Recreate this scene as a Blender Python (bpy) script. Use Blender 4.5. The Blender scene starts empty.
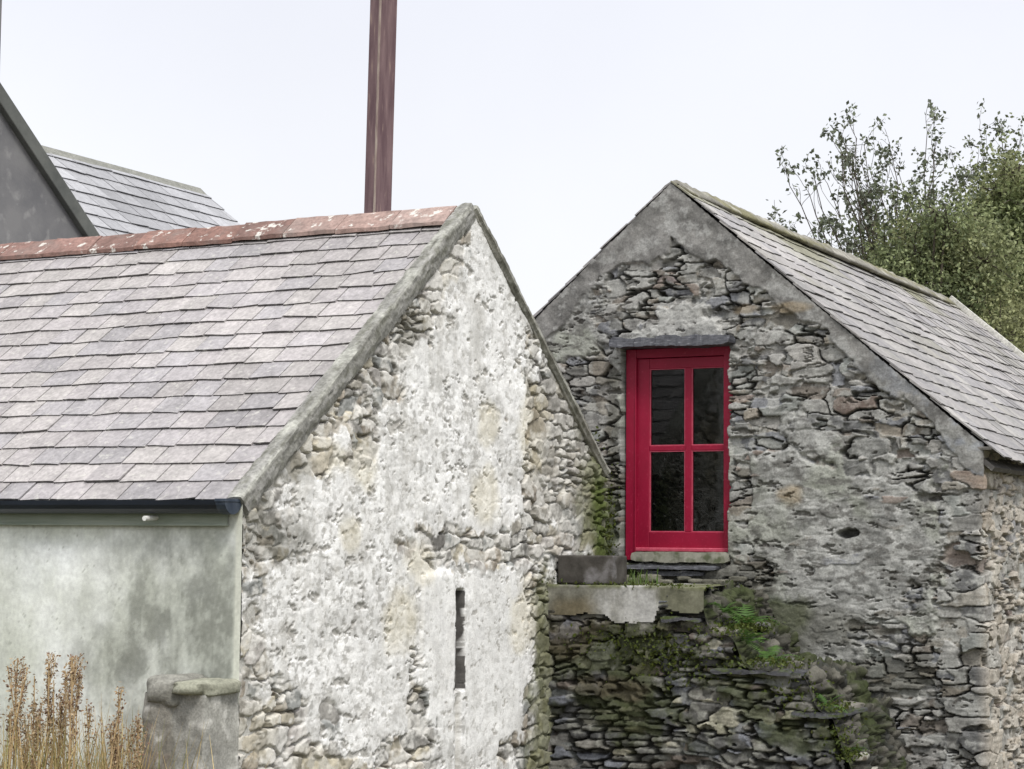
import bpy, math, random
import numpy as np
from mathutils import Matrix, Vector
random.seed(7)
R = math.radians
scn = bpy.context.scene
COL = scn.collection

# ------------------------------------------------------------------ noise
def hsh(i, j, k):
    i = np.asarray(i).astype(np.int64); j = np.asarray(j).astype(np.int64)
    n = (i * 374761393 + j * 668265263 + int(k) * 1274126177 + 144665) & 0xffffffff
    n = ((n ^ (n >> 13)) * 1274126177) & 0xffffffff
    n = ((n ^ (n >> 16)) * 2246822519) & 0xffffffff
    n = n ^ (n >> 15)
    return (n & 0xffffff) / float(0x1000000)

def vnoise(x, y, seed):
    i = np.floor(x); j = np.floor(y); fx = x - i; fy = y - j
    fx = fx * fx * fx * (fx * (fx * 6 - 15) + 10); fy = fy * fy * fy * (fy * (fy * 6 - 15) + 10)
    a = hsh(i, j, seed); b = hsh(i + 1, j, seed); c = hsh(i, j + 1, seed); d = hsh(i + 1, j + 1, seed)
    return (a * (1 - fx) + b * fx) * (1 - fy) + (c * (1 - fx) + d * fx) * fy

def fbm(x, y, seed, octv=4, gain=.5):
    s = 0; a = 1; t = 0
    ca, sa = math.cos(.6), math.sin(.6)
    for k in range(octv):
        s = s + a * vnoise(x, y, seed + k * 17); t += a; a *= gain
        x, y = (x * ca - y * sa) * 2.03 + 5.7, (x * sa + y * ca) * 2.03 + 9.1
    return s / t            # about 0..1, mean .5

def sstep(a, b, x):
    t = np.clip((x - a) / (b - a), 0, 1); return t * t * (3 - 2 * t)

def cells(x, y, seed, jx=.32, jy=.28, p=4.0, wv=.25):
    """Blocky rubble cells: returns (F2-F1, cell i, cell j, dx, dy)."""
    row0 = np.floor(y); F1 = np.full(x.shape, 9.0); F2 = np.full(x.shape, 9.0)
    ci = np.zeros(x.shape); cj = np.zeros(x.shape); ddx = np.zeros(x.shape); ddy = np.zeros(x.shape)
    for dj in (-1, 0, 1):
        row = row0 + dj
        stretch = .75 + .6 * hsh(row, row * 0, seed + 5)
        xr = x * stretch + hsh(row, row * 0 + 3, seed) * 7
        i0 = np.floor(xr)
        for di in (-1, 0, 1):
            i = i0 + di
            cx = i + .5 + (hsh(i, row, seed + 1) - .5) * 2 * jx
            cy = row + .5 + (hsh(i, row, seed + 2) - .5) * 2 * jy
            w = 1 + (hsh(i, row, seed + 3) - .5) * 2 * wv
            ax = (xr - cx) / w; ay = (y - cy) / w
            d = (np.abs(ax) ** p + np.abs(ay) ** p) ** (1 / p)
            nearer = d < F1
            F2 = np.where(nearer, F1, np.minimum(F2, d))
            ci = np.where(nearer, i, ci); cj = np.where(nearer, row, cj)
            ddx = np.where(nearer, ax, ddx); ddy = np.where(nearer, ay, ddy)
            F1 = np.where(nearer, d, F1)
    return F2 - F1, ci, cj, ddx, ddy

def blob(U, Z, lst):
    """soft patch field: 1 at the centre, 0 at the rim, negative outside; (cu, cz, ru, rz)."""
    v = np.full(U.shape, -9.0)
    for cu, cz, ru, rz in lst:
        v = np.maximum(v, 1 - np.sqrt(((U - cu) / ru) ** 2 + ((Z - cz) / rz) ** 2))
    return v

def lerp(a, b, t):
    if getattr(t, 'ndim', 0) and getattr(a, 'ndim', 0) != t.ndim or getattr(b, 'ndim', 0) > getattr(t, 'ndim', 0):
        t = np.asarray(t)[..., None]
    return a * (1 - t) + b * t

def mixc(col, c, t):
    return col * (1 - t[..., None]) + np.asarray(c) * t[..., None]

# ------------------------------------------------------------------ materials
def nmat(name):
    m = bpy.data.materials.new(name); m.use_nodes = True
    nt = m.node_tree; bs = nt.nodes['Principled BSDF']
    return m, nt, bs

def attr_mat(name, rough=.9, grain=.25, gscale=60., bump=.4, bscale=90., spec=.25, bdist=.004, spots=None, gscale2=9.):
    """base colour = vertex colour broken up by object-space noise, fine bump grain"""
    m, nt, bs = nmat(name); N = nt.nodes; L = nt.links
    at = N.new('ShaderNodeAttribute'); at.attribute_name = 'Col'
    tc = N.new('ShaderNodeTexCoord')
    n1 = N.new('ShaderNodeTexNoise'); n1.inputs['Scale'].default_value = gscale; n1.inputs['Detail'].default_value = 5
    n2 = N.new('ShaderNodeTexNoise'); n2.inputs['Scale'].default_value = gscale2; n2.inputs['Detail'].default_value = 4
    L.new(tc.outputs['Object'], n1.inputs['Vector']); L.new(tc.outputs['Object'], n2.inputs['Vector'])
    mr = N.new('ShaderNodeMapRange'); mr.inputs[1].default_value = .3; mr.inputs[2].default_value = .7
    mr.inputs[3].default_value = 1 - grain; mr.inputs[4].default_value = 1 + grain
    L.new(n1.outputs['Fac'], mr.inputs[0])
    mr2 = N.new('ShaderNodeMapRange'); mr2.inputs[1].default_value = .3; mr2.inputs[2].default_value = .7
    mr2.inputs[3].default_value = 1 - grain * .7; mr2.inputs[4].default_value = 1 + grain * .7
    L.new(n2.outputs['Fac'], mr2.inputs[0])
    mu = N.new('ShaderNodeMath'); mu.operation = 'MULTIPLY'
    L.new(mr.outputs[0], mu.inputs[0]); L.new(mr2.outputs[0], mu.inputs[1])
    vm = N.new('ShaderNodeVectorMath'); vm.operation = 'SCALE'
    L.new(at.outputs['Color'], vm.inputs[0]); L.new(mu.outputs[0], vm.inputs['Scale'])
    out = vm.outputs[0]
    if spots:
        for (sc, lo, hi, c, amt) in spots:
            n3 = N.new('ShaderNodeTexNoise'); n3.inputs['Scale'].default_value = sc; n3.inputs['Detail'].default_value = 6
            n3.inputs['Roughness'].default_value = .65
            L.new(tc.outputs['Object'], n3.inputs['Vector'])
            m3 = N.new('ShaderNodeMapRange'); m3.inputs[1].default_value = lo; m3.inputs[2].default_value = hi
            m3.inputs[3].default_value = 0; m3.inputs[4].default_value = amt
            L.new(n3.outputs['Fac'], m3.inputs[0])
            mx = N.new('ShaderNodeMix'); mx.data_type = 'RGBA'
            L.new(m3.outputs[0], mx.inputs['Factor']); L.new(out, mx.inputs['A']); mx.inputs['B'].default_value = (*c, 1)
            out = mx.outputs['Result']
    L.new(out, bs.inputs['Base Color'])
    bs.inputs['Roughness'].default_value = rough; bs.inputs['Specular IOR Level'].default_value = spec
    nb = N.new('ShaderNodeTexNoise'); nb.inputs['Scale'].default_value = bscale; nb.inputs['Detail'].default_value = 6
    L.new(tc.outputs['Object'], nb.inputs['Vector'])
    bp = N.new('ShaderNodeBump'); bp.inputs['Strength'].default_value = bump; bp.inputs['Distance'].default_value = bdist
    L.new(nb.outputs['Fac'], bp.inputs['Height']); L.new(bp.outputs[0], bs.inputs['Normal'])
    return m

def noise_mat(name, c1, c2, scale=8., rough=.8, bump=.3, bscale=60., c3=None, s3=30., spec=.3, lo=.35, hi=.65, metal=0, bdist=.003, squash=None, lo3=.55, hi3=.7):
    m, nt, bs = nmat(name); N = nt.nodes; L = nt.links
    tc = N.new('ShaderNodeTexCoord'); src = tc.outputs['Object']
    if squash:
        mp = N.new('ShaderNodeMapping'); mp.inputs['Scale'].default_value = squash
        L.new(src, mp.inputs['Vector']); src = mp.outputs[0]
    n1 = N.new('ShaderNodeTexNoise'); n1.inputs['Scale'].default_value = scale; n1.inputs['Detail'].default_value = 7
    n1.inputs['Roughness'].default_value = .62
    L.new(src, n1.inputs['Vector'])
    mr = N.new('ShaderNodeMapRange'); mr.inputs[1].default_value = lo; mr.inputs[2].default_value = hi
    L.new(n1.outputs['Fac'], mr.inputs[0])
    mx = N.new('ShaderNodeMix'); mx.data_type = 'RGBA'
    mx.inputs['A'].default_value = (*c1, 1); mx.inputs['B'].default_value = (*c2, 1)
    L.new(mr.outputs[0], mx.inputs['Factor']); out = mx.outputs['Result']
    if c3:
        n3 = N.new('ShaderNodeTexNoise'); n3.inputs['Scale'].default_value = s3; n3.inputs['Detail'].default_value = 6
        L.new(src, n3.inputs['Vector'])
        m3 = N.new('ShaderNodeMapRange'); m3.inputs[1].default_value = lo3; m3.inputs[2].default_value = hi3
        L.new(n3.outputs['Fac'], m3.inputs[0])
        mx2 = N.new('ShaderNodeMix'); mx2.data_type = 'RGBA'
        L.new(m3.outputs[0], mx2.inputs['Factor']); L.new(out, mx2.inputs['A']); mx2.inputs['B'].default_value = (*c3, 1)
        out = mx2.outputs['Result']
    L.new(out, bs.inputs['Base Color'])
    bs.inputs['Roughness'].default_value = rough; bs.inputs['Specular IOR Level'].default_value = spec
    bs.inputs['Metallic'].default_value = metal
    nb = N.new('ShaderNodeTexNoise'); nb.inputs['Scale'].default_value = bscale; nb.inputs['Detail'].default_value = 5
    L.new(tc.outputs['Object'], nb.inputs['Vector'])
    bp = N.new('ShaderNodeBump'); bp.inputs['Strength'].default_value = bump; bp.inputs['Distance'].default_value = bdist
    L.new(nb.outputs['Fac'], bp.inputs['Height']); L.new(bp.outputs[0], bs.inputs['Normal'])
    return m

def leaf_mat(name, rough=.55, trans=.35):
    m, nt, bs = nmat(name); N = nt.nodes; L = nt.links
    at = N.new('ShaderNodeAttribute'); at.attribute_name = 'Col'
    L.new(at.outputs['Color'], bs.inputs['Base Color']); bs.inputs['Roughness'].default_value = rough
    bs.inputs['Specular IOR Level'].default_value = .3
    tr = N.new('ShaderNodeBsdfTranslucent'); L.new(at.outputs['Color'], tr.inputs['Color'])
    ms = N.new('ShaderNodeMixShader'); ms.inputs[0].default_value = trans
    out = N['Material Output']
    L.new(bs.outputs[0], ms.inputs[1]); L.new(tr.outputs[0], ms.inputs[2]); L.new(ms.outputs[0], out.inputs['Surface'])
    return m

M_WALL = attr_mat('rubble', rough=.93, grain=.22, gscale=70, bump=.55, bscale=120, bdist=.006)
M_WASH = attr_mat('whitewashed_rubble', rough=.92, grain=.10, gscale=55, bump=.5, bscale=110, bdist=.006)
M_RENDER = attr_mat('smooth_render', rough=.9, grain=.10, gscale=40, bump=.4, bscale=150, bdist=.003, gscale2=3.)
M_SLATE = attr_mat('slate', rough=.72, grain=.20, gscale=34, bump=.35, bscale=60, spec=.4, bdist=.004, gscale2=7.,
                   spots=[(22, .56, .68, (.50, .49, .45), .55), (60, .60, .68, (.13, .12, .12), .5)])
M_SLATE_FAR = attr_mat('far_slate', rough=.65, grain=.14, gscale=20, bump=.2, bscale=40, spec=.4, gscale2=2.)
M_CEMENT = attr_mat('lichen_cement', rough=.93, grain=.25, gscale=50, bump=.6, bscale=90, bdist=.006)
M_TERRA = attr_mat('ridge_clay', rough=.85, grain=.25, gscale=30, bump=.5, bscale=60, bdist=.005, gscale2=5.,
                   spots=[(3, .50, .68, (.20, .165, .15), .7), (11, .58, .64, (.58, .56, .52), .9), (40, .56, .70, (.13, .09, .08), .6)])
M_RED = noise_mat('red_gloss_paint', (.225, .0025, .025), (.275, .004, .032), 4, rough=.46, bump=.2, bscale=25, spec=.35, c3=(.36, .035, .075), s3=38, lo3=.60, hi3=.80)
M_REDLIP = noise_mat('worn_red_paint', (.40, .035, .075), (.50, .09, .14), 20, rough=.5, bump=.15, bscale=40, spec=.4)
M_NAVY = noise_mat('navy_gutter_paint', (.006, .010, .020), (.012, .018, .032), 10, rough=.3, bump=.05, spec=.5, squash=(1, .2, 1))
M_FASCIA = noise_mat('green_grey_fascia', (.20, .235, .19), (.30, .33, .28), 6, rough=.7, bump=.15, squash=(1, .3, 3))
M_WHITE = noise_mat('white_plastic', (.75, .75, .73), (.66, .66, .63), 20, rough=.4, bump=.05)
M_RUST = noise_mat('rusty_steel', (.105, .062, .070), (.185, .122, .125), 6, rough=.78, bump=.4, bscale=50, squash=(3, 3, .35),
                   c3=(.30, .22, .18), s3=12, lo3=.60, hi3=.75)
M_RUSTEDGE = noise_mat('bare_steel_edge', (.38, .32, .27), (.17, .115, .105), 9, rough=.7, bump=.3, squash=(3, 3, .4))
M_LINTEL = noise_mat('dark_blue_slate', (.045, .046, .054), (.11, .113, .128), 14, rough=.6, bump=.5, bscale=25, bdist=.008, squash=(1, 1, 5),
                     c3=(.30, .30, .32), s3=14, lo3=.62, hi3=.72)
M_TREAD = noise_mat('dark_wet_slate', (.032, .032, .036), (.075, .075, .082), 9, rough=.7, bump=.6, bscale=25, bdist=.01, squash=(1, 1, 5), c3=(.05, .065, .02), s3=8, lo3=.5, hi3=.62)
M_SILL = noise_mat('cement_sill', (.17, .17, .135), (.26, .255, .215), 12, rough=.9, bump=.5, c3=(.09, .10, .06), s3=10, lo3=.52, hi3=.66)
M_LAND = attr_mat('stained_concrete', rough=.9, grain=.18, gscale=45, bump=.4, bscale=90)
M_BARK = noise_mat('bark', (.055, .045, .035), (.10, .085, .065), 12, rough=.95, bump=.5, squash=(1, 1, .3))
M_LEAF = leaf_mat('leaves')
M_DARKLEAF = leaf_mat('dark_leaves', trans=.2)
M_DRY = leaf_mat('dry_plant', rough=.85, trans=.2)
M_GREYREND = noise_mat('grey_render', (.14, .14, .147), (.20, .198, .20), 2.5, rough=.95, bump=.4, bscale=40, c3=(.30, .295, .29), s3=7, lo3=.56, hi3=.76)
M_GREYVERGE = noise_mat('dark_verge', (.085, .09, .085), (.13, .135, .125), 4, rough=.85, bump=.3)
M_EARTH = noise_mat('ground_earth', (.06, .065, .03), (.12, .10, .065), .8, rough=1, bump=.8, bscale=9, bdist=.05, c3=(.05, .08, .025), s3=2.5)
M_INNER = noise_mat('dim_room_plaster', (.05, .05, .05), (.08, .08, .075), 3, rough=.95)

def glass_mat():
    m, nt, bs = nmat('old_dusty_glass'); N = nt.nodes; L = nt.links
    tc = N.new('ShaderNodeTexCoord')
    n = N.new('ShaderNodeTexNoise'); n.inputs['Scale'].default_value = 28; n.inputs['Detail'].default_value = 5
    L.new(tc.outputs['Object'], n.inputs['Vector'])
    mr = N.new('ShaderNodeMapRange'); mr.inputs[1].default_value = .62; mr.inputs[2].default_value = .80
    mr.inputs[3].default_value = .002; mr.inputs[4].default_value = .14
    L.new(n.outputs['Fac'], mr.inputs[0])
    dust = N.new('ShaderNodeBsdfDiffuse'); dust.inputs['Color'].default_value = (.55, .57, .56, 1)
    gl = N.new('ShaderNodeBsdfGlossy'); gl.inputs['Roughness'].default_value = .04
    tr = N.new('ShaderNodeBsdfTransparent'); tr.inputs['Color'].default_value = (.55, .58, .58, 1)
    fr = N.new('ShaderNodeFresnel'); fr.inputs['IOR'].default_value = 1.45
    m1 = N.new('ShaderNodeMixShader'); L.new(fr.outputs[0], m1.inputs[0]); L.new(tr.outputs[0], m1.inputs[1]); L.new(gl.outputs[0], m1.inputs[2])
    m2 = N.new('ShaderNodeMixShader'); L.new(mr.outputs[0], m2.inputs[0]); L.new(m1.outputs[0], m2.inputs[1]); L.new(dust.outputs[0], m2.inputs[2])
    n2 = N.new('ShaderNodeTexNoise'); n2.inputs['Scale'].default_value = 4
    L.new(tc.outputs['Object'], n2.inputs['Vector'])
    bp = N.new('ShaderNodeBump'); bp.inputs['Strength'].default_value = .12; bp.inputs['Distance'].default_value = .01
    L.new(n2.outputs['Fac'], bp.inputs['Height']); L.new(bp.outputs[0], gl.inputs['Normal'])
    L.new(m2.outputs[0], N['Material Output'].inputs['Surface'])
    return m
M_GLASS = glass_mat()

# ------------------------------------------------------------------ object helpers
def tag(o, label=None, cat=None, group=None, kind=None):
    if label: o['label'] = label
    if cat: o['category'] = cat
    if group: o['group'] = group
    if kind: o['kind'] = kind
    return o

def empty(name, loc, rz=0.):
    o = bpy.data.objects.new(name, None); COL.objects.link(o)
    o.location = loc; o.rotation_euler = (0, 0, rz); o.empty_display_size = .2
    return o

def link(name, me, mat, parent=None):
    o = bpy.data.objects.new(name, me); COL.objects.link(o)
    if mat and not me.materials: me.materials.append(mat)
    if parent: o.parent = parent
    return o

def np_mesh(name, V, F, C=None, smooth=True):
    """V (n,3), F (m,k) arrays, C (n,3) linear colours"""
    V = np.asarray(V, np.float32); F = np.asarray(F, np.int32); k = F.shape[1]
    me = bpy.data.meshes.new(name)
    me.vertices.add(len(V)); me.vertices.foreach_set('co', V.ravel())
    me.loops.add(F.size); me.loops.foreach_set('vertex_index', F.ravel())
    me.polygons.add(len(F)); me.polygons.foreach_set('loop_start', np.arange(0, F.size, k, dtype=np.int32))
    me.polygons.foreach_set('loop_total', np.full(len(F), k, np.int32))
    me.polygons.foreach_set('use_smooth', np.full(len(F), bool(smooth)))
    if C is not None:
        a = me.color_attributes.new('Col', 'FLOAT_COLOR', 'POINT')
        cc = np.ones((len(V), 4), np.float32); cc[:, :3] = np.clip(C, 0, 1)
        a.data.foreach_set('color', cc.ravel())
    me.update(calc_edges=True); me.validate()
    return me

def grid_mesh(name, P, C, keep, flip=False):
    """P (nz,nu,3), keep (nz,nu) vertex mask -> mesh of the quads whose four corners are kept"""
    nz, nu = keep.shape
    idx = np.arange(nz * nu).reshape(nz, nu)
    q = np.stack([idx[:-1, :-1], idx[:-1, 1:], idx[1:, 1:], idx[1:, :-1]], -1).reshape(-1, 4)
    if flip: q = q[:, ::-1]
    kk = keep.ravel(); q = q[kk[q].all(1)]
    used = np.zeros(nz * nu, bool); used[q] = True
    mp = np.cumsum(used) - 1
    return np_mesh(name, P.reshape(-1, 3)[used], mp[q], C.reshape(-1, 3)[used])

class MB:
    def __init__(s): s.v = []; s.f = []; s.c = []; s.n = 0
    def add(s, V, F, c=(.5, .5, .5)):
        V = np.asarray(V, float); s.v.append(V)
        c = np.asarray(c, float)
        s.c.append(np.tile(c, (len(V), 1)) if c.ndim == 1 else c)
        s.f += [tuple(int(i) + s.n for i in f) for f in F]; s.n += len(V)
    def box(s, lo, hi, c=(.5, .5, .5), jit=0.):
        x0, y0, z0 = lo; x1, y1, z1 = hi
        V = np.array([(x0, y0, z0), (x1, y0, z0), (x1, y1, z0), (x0, y1, z0), (x0, y0, z1), (x1, y0, z1), (x1, y1, z1), (x0, y1, z1)], float)
        if jit: V += np.random.RandomState(s.n + 3).uniform(-jit, jit, V.shape)
        s.add(V, [(3, 2, 1, 0), (4, 5, 6, 7), (0, 1, 5, 4), (1, 2, 6, 5), (2, 3, 7, 6), (3, 0, 4, 7)], c)
    def tube(s, pts, rad, c=(.5, .5, .5), n=5, cap=True):
        pts = np.asarray(pts, float); m = len(pts)
        rad = np.broadcast_to(np.asarray(rad, float), (m,))
        T = np.gradient(pts, axis=0); T /= np.linalg.norm(T, axis=1)[:, None] + 1e-9
        up = np.array([.31, .17, .93]); V = []
        for i in range(m):
            a = np.cross(T[i], up); a /= np.linalg.norm(a) + 1e-9; b = np.cross(T[i], a)
            for k in range(n):
                t = 2 * math.pi * k / n; V.append(pts[i] + rad[i] * (a * math.cos(t) + b * math.sin(t)))
        F = [(i * n + k, i * n + (k + 1) % n, (i + 1) * n + (k + 1) % n, (i + 1) * n + k) for i in range(m - 1) for k in range(n)]
        if cap: F += [tuple(range(n))[::-1], tuple((m - 1) * n + k for k in range(n))]
        s.add(V, F, c)
    def build(s, name, mat, parent=None, smooth=False, bevel=0.):
        me = bpy.data.meshes.new(name)
        V = np.concatenate(s.v); C = np.concatenate(s.c)
        me.from_pydata(V.tolist(), [], s.f); me.update()
        a = me.color_attributes.new('Col', 'FLOAT_COLOR', 'POINT')
        cc = np.ones((len(V), 4), np.float32); cc[:, :3] = np.clip(C, 0, 1); a.data.foreach_set('color', cc.ravel())
        if smooth: me.polygons.foreach_set('use_smooth', [True] * len(me.polygons))
        o = link(name, me, mat, parent)
        if bevel:
            b = o.modifiers.new('bevel', 'BEVEL'); b.width = bevel; b.segments = 2; b.limit_method = 'ANGLE'
        return o

# ------------------------------------------------------------------ placing
CZ = 2.1
AL, BE = R(62.19), R(-27.6)
A = np.array([-1.5598, 11.3433, 0.]); EZ = 2.345        # front corner of the left cottage, eave height
AP = np.array([1.2939, 15.8519, 0.]); PZ = 5.062        # right gable's centre, apex height
g = np.array([math.cos(AL), math.sin(AL), 0]); r = np.array([-g[1], g[0], 0])
g2 = np.array([math.cos(BE), math.sin(BE), 0]); r2 = np.array([-g2[1], g2[0], 0])
LU, LR_ = 2.66, 2.115         # left: run and rise;  apex z = EZ + LR_
LAZ = EZ + LR_
LEND = 4.95                   # far end of the left gable
RU, RR = 2.60, 2.24
LRIDGE = 5.9; RRIDGE = 8.3

# ------------------------------------------------------------------ slates
def slate_roof(name, O, da, db, length, slope, parent, mat, width=.24, expo=.19, thick=.011, pal=None, seed=1, wob=.006, sag=0., a0=0., skip=None, under=.03, moss=None, tilt=0.004):
    """O ridge point, da along the ridge, db down the slope (unit vectors); slates over a solid deck, one mesh"""
    rs = np.random.RandomState(seed)
    O = np.asarray(O, float); da = np.asarray(da, float); db = np.asarray(db, float)
    n = np.cross(da, db); n /= np.linalg.norm(n)
    if n[2] < 0: n = -n
    V = []; F = []; C = []; cnt = 0
    nrow = int(math.ceil(slope / expo))
    def S(a, b): return sag * math.sin(math.pi * min(max((a - a0) / length, 0), 1)) + wob * 1.5 * (float(fbm(np.array([a * .9]), np.array([b * .9]), seed + 40, 3)[0]) - .5) * 2
    for k in range(nrow):
        b1 = slope - k * expo; b0 = max(b1 - expo * 1.55, 0.)
        a = a0 - rs.uniform(0, width)
        if b1 < .03: break
        while a < a0 + length:
            w = width * rs.uniform(.82, 1.2); e = a + w
            x0 = max(a, a0 + rs.uniform(-.008, .012)); x1 = min(e, a0 + length)
            a = e
            if x1 - x0 < .03: continue
            gap = rs.uniform(.0025, .0065); jb = rs.normal(0, wob * .8); tw = rs.normal(0, wob * .35)
            bt = b1 + jb; skew = rs.normal(0, .006)
            am = (x0 + x1) / 2; s0 = S(am, b1)
            lift = thick * 1.35 + abs(rs.normal(0, tilt)); lo = .002
            base = np.array(pal[rs.randint(len(pal))]) * rs.uniform(.88, 1.10)
            base = base * (.72 + .56 * float(fbm(np.array([am * 1.3 + 3]), np.array([b1 * 1.3]), seed + 60, 3)[0]))
            if moss is not None:
                mm = moss(am, b1); base = base * (1 - mm) + np.array((.17, .165, .10)) * mm
            # four tail points with a slightly chipped edge
            ts = [0, .3, .7, 1]; tail = [(x0 + gap + (x1 - x0 - 2 * gap) * t, bt + skew * (t - .5) * 2 + rs.uniform(-.004, .004)) for t in ts]
            head = [(x0 + gap, b0), (x1 - gap, b0)]
            def pt(aa, bb, h): return O + da * aa + db * bb + n * (h + s0 + tw * ((aa - am) / w))
            top = [pt(x, y, lift + thick) for x, y in tail]; bot = [pt(x, y, lift) for x, y in tail]
            ht = [pt(x, y, lo + thick) for x, y in head]; hb = [pt(x, y, lo) for x, y in head]
            vs = top + bot + ht + hb + top + bot         # 0-3, 4-7, 8-9, 10-11, tail edge with wear and the course-line shadow put into its colour: 12-15, 16-19
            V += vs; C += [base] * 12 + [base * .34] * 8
            f = [(0, 1, 2, 3), (8, 0, 3, 9)]
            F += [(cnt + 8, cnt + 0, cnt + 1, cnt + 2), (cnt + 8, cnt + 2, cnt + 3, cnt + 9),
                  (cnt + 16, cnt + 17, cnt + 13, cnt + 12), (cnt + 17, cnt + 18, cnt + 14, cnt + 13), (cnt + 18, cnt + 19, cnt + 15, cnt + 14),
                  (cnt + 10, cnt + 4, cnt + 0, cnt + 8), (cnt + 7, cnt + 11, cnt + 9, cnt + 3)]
            cnt += 20
    # deck under the slates
    q = [(a0 + .05, 0), (a0 + length - .02, 0), (a0 + length - .02, slope - .02), (a0 + .05, slope - .02)]
    dk_ = .004 + wob * 1.5 + (abs(sag) + .02 if sag else 0)
    top = [O + da * x + db * y - n * dk_ for x, y in q]; bot = [O + da * x + db * y - n * (under + .006 + dk_) for x, y in q]
    V += top + bot; C += [np.array((.08, .075, .07))] * 8
    F += [tuple(cnt + i for i in f) for f in [(0, 1, 2, 3), (7, 6, 5, 4), (0, 4, 5, 1), (1, 5, 6, 2), (2, 6, 7, 3), (3, 7, 4, 0)]]
    mb = MB(); mb.add(np.array(V), F, np.array(C))
    o = mb.build(name, mat, parent)
    return o

def rough_strip(name, p0, p1, prof, mat, parent, colf, seed, n=160, amp=.012, fr=7., closed=False, smooth=True):
    """extrude a 2-D profile (list of world-offset vectors) from p0 to p1 with noisy displacement"""
    p0 = np.asarray(p0, float); p1 = np.asarray(p1, float); prof = np.asarray(prof, float); m = len(prof)
    Lg = np.linalg.norm(p1 - p0)
    t = np.linspace(0, 1, n)
    P = p0[None, None] + (p1 - p0)[None, None] * t[:, None, None] + prof[None]
    k = np.arange(m)[None] * 1.0; s = t[:, None] * Lg
    cen = prof.mean(0); d = prof - cen; d = d / (np.linalg.norm(d, axis=1)[:, None] + 1e-9)
    nz = (fbm(s * fr + k * 0, k * .7 + s * 0, seed, 5, .6) - .5) * 2 * amp * 1.2
    P = P + d[None] * nz[..., None]
    C = colf(s + k * 0, k + s * 0)
    idx = np.arange(n * m).reshape(n, m)
    F = []
    for i in range(n - 1):
        for j in range(m if closed else m - 1):
            F.append((idx[i, j], idx[i, (j + 1) % m], idx[i + 1, (j + 1) % m], idx[i + 1, j]))
    V = P.reshape(-1, 3)
    mb = MB(); mb.add(V, F + [tuple(idx[0, ::-1]), tuple(idx[-1])], C.reshape(-1, 3))
    return mb.build(name, mat, parent, smooth=smooth)

# ================================================================== LEFT COTTAGE
cot = empty('whitewashed_cottage', A, AL)
tag(cot, 'whitewashed stone cottage with slate roof and pale rendered front wall', 'cottage')
# local axes: X across the gable, Y along the ridge (gable plane Y=0 facing -Y), front wall plane X=0
def rakeL(u): return np.where(u < LU, EZ + u * LR_ / LU, LAZ - (u - LU) * LR_ / LU)

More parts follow.
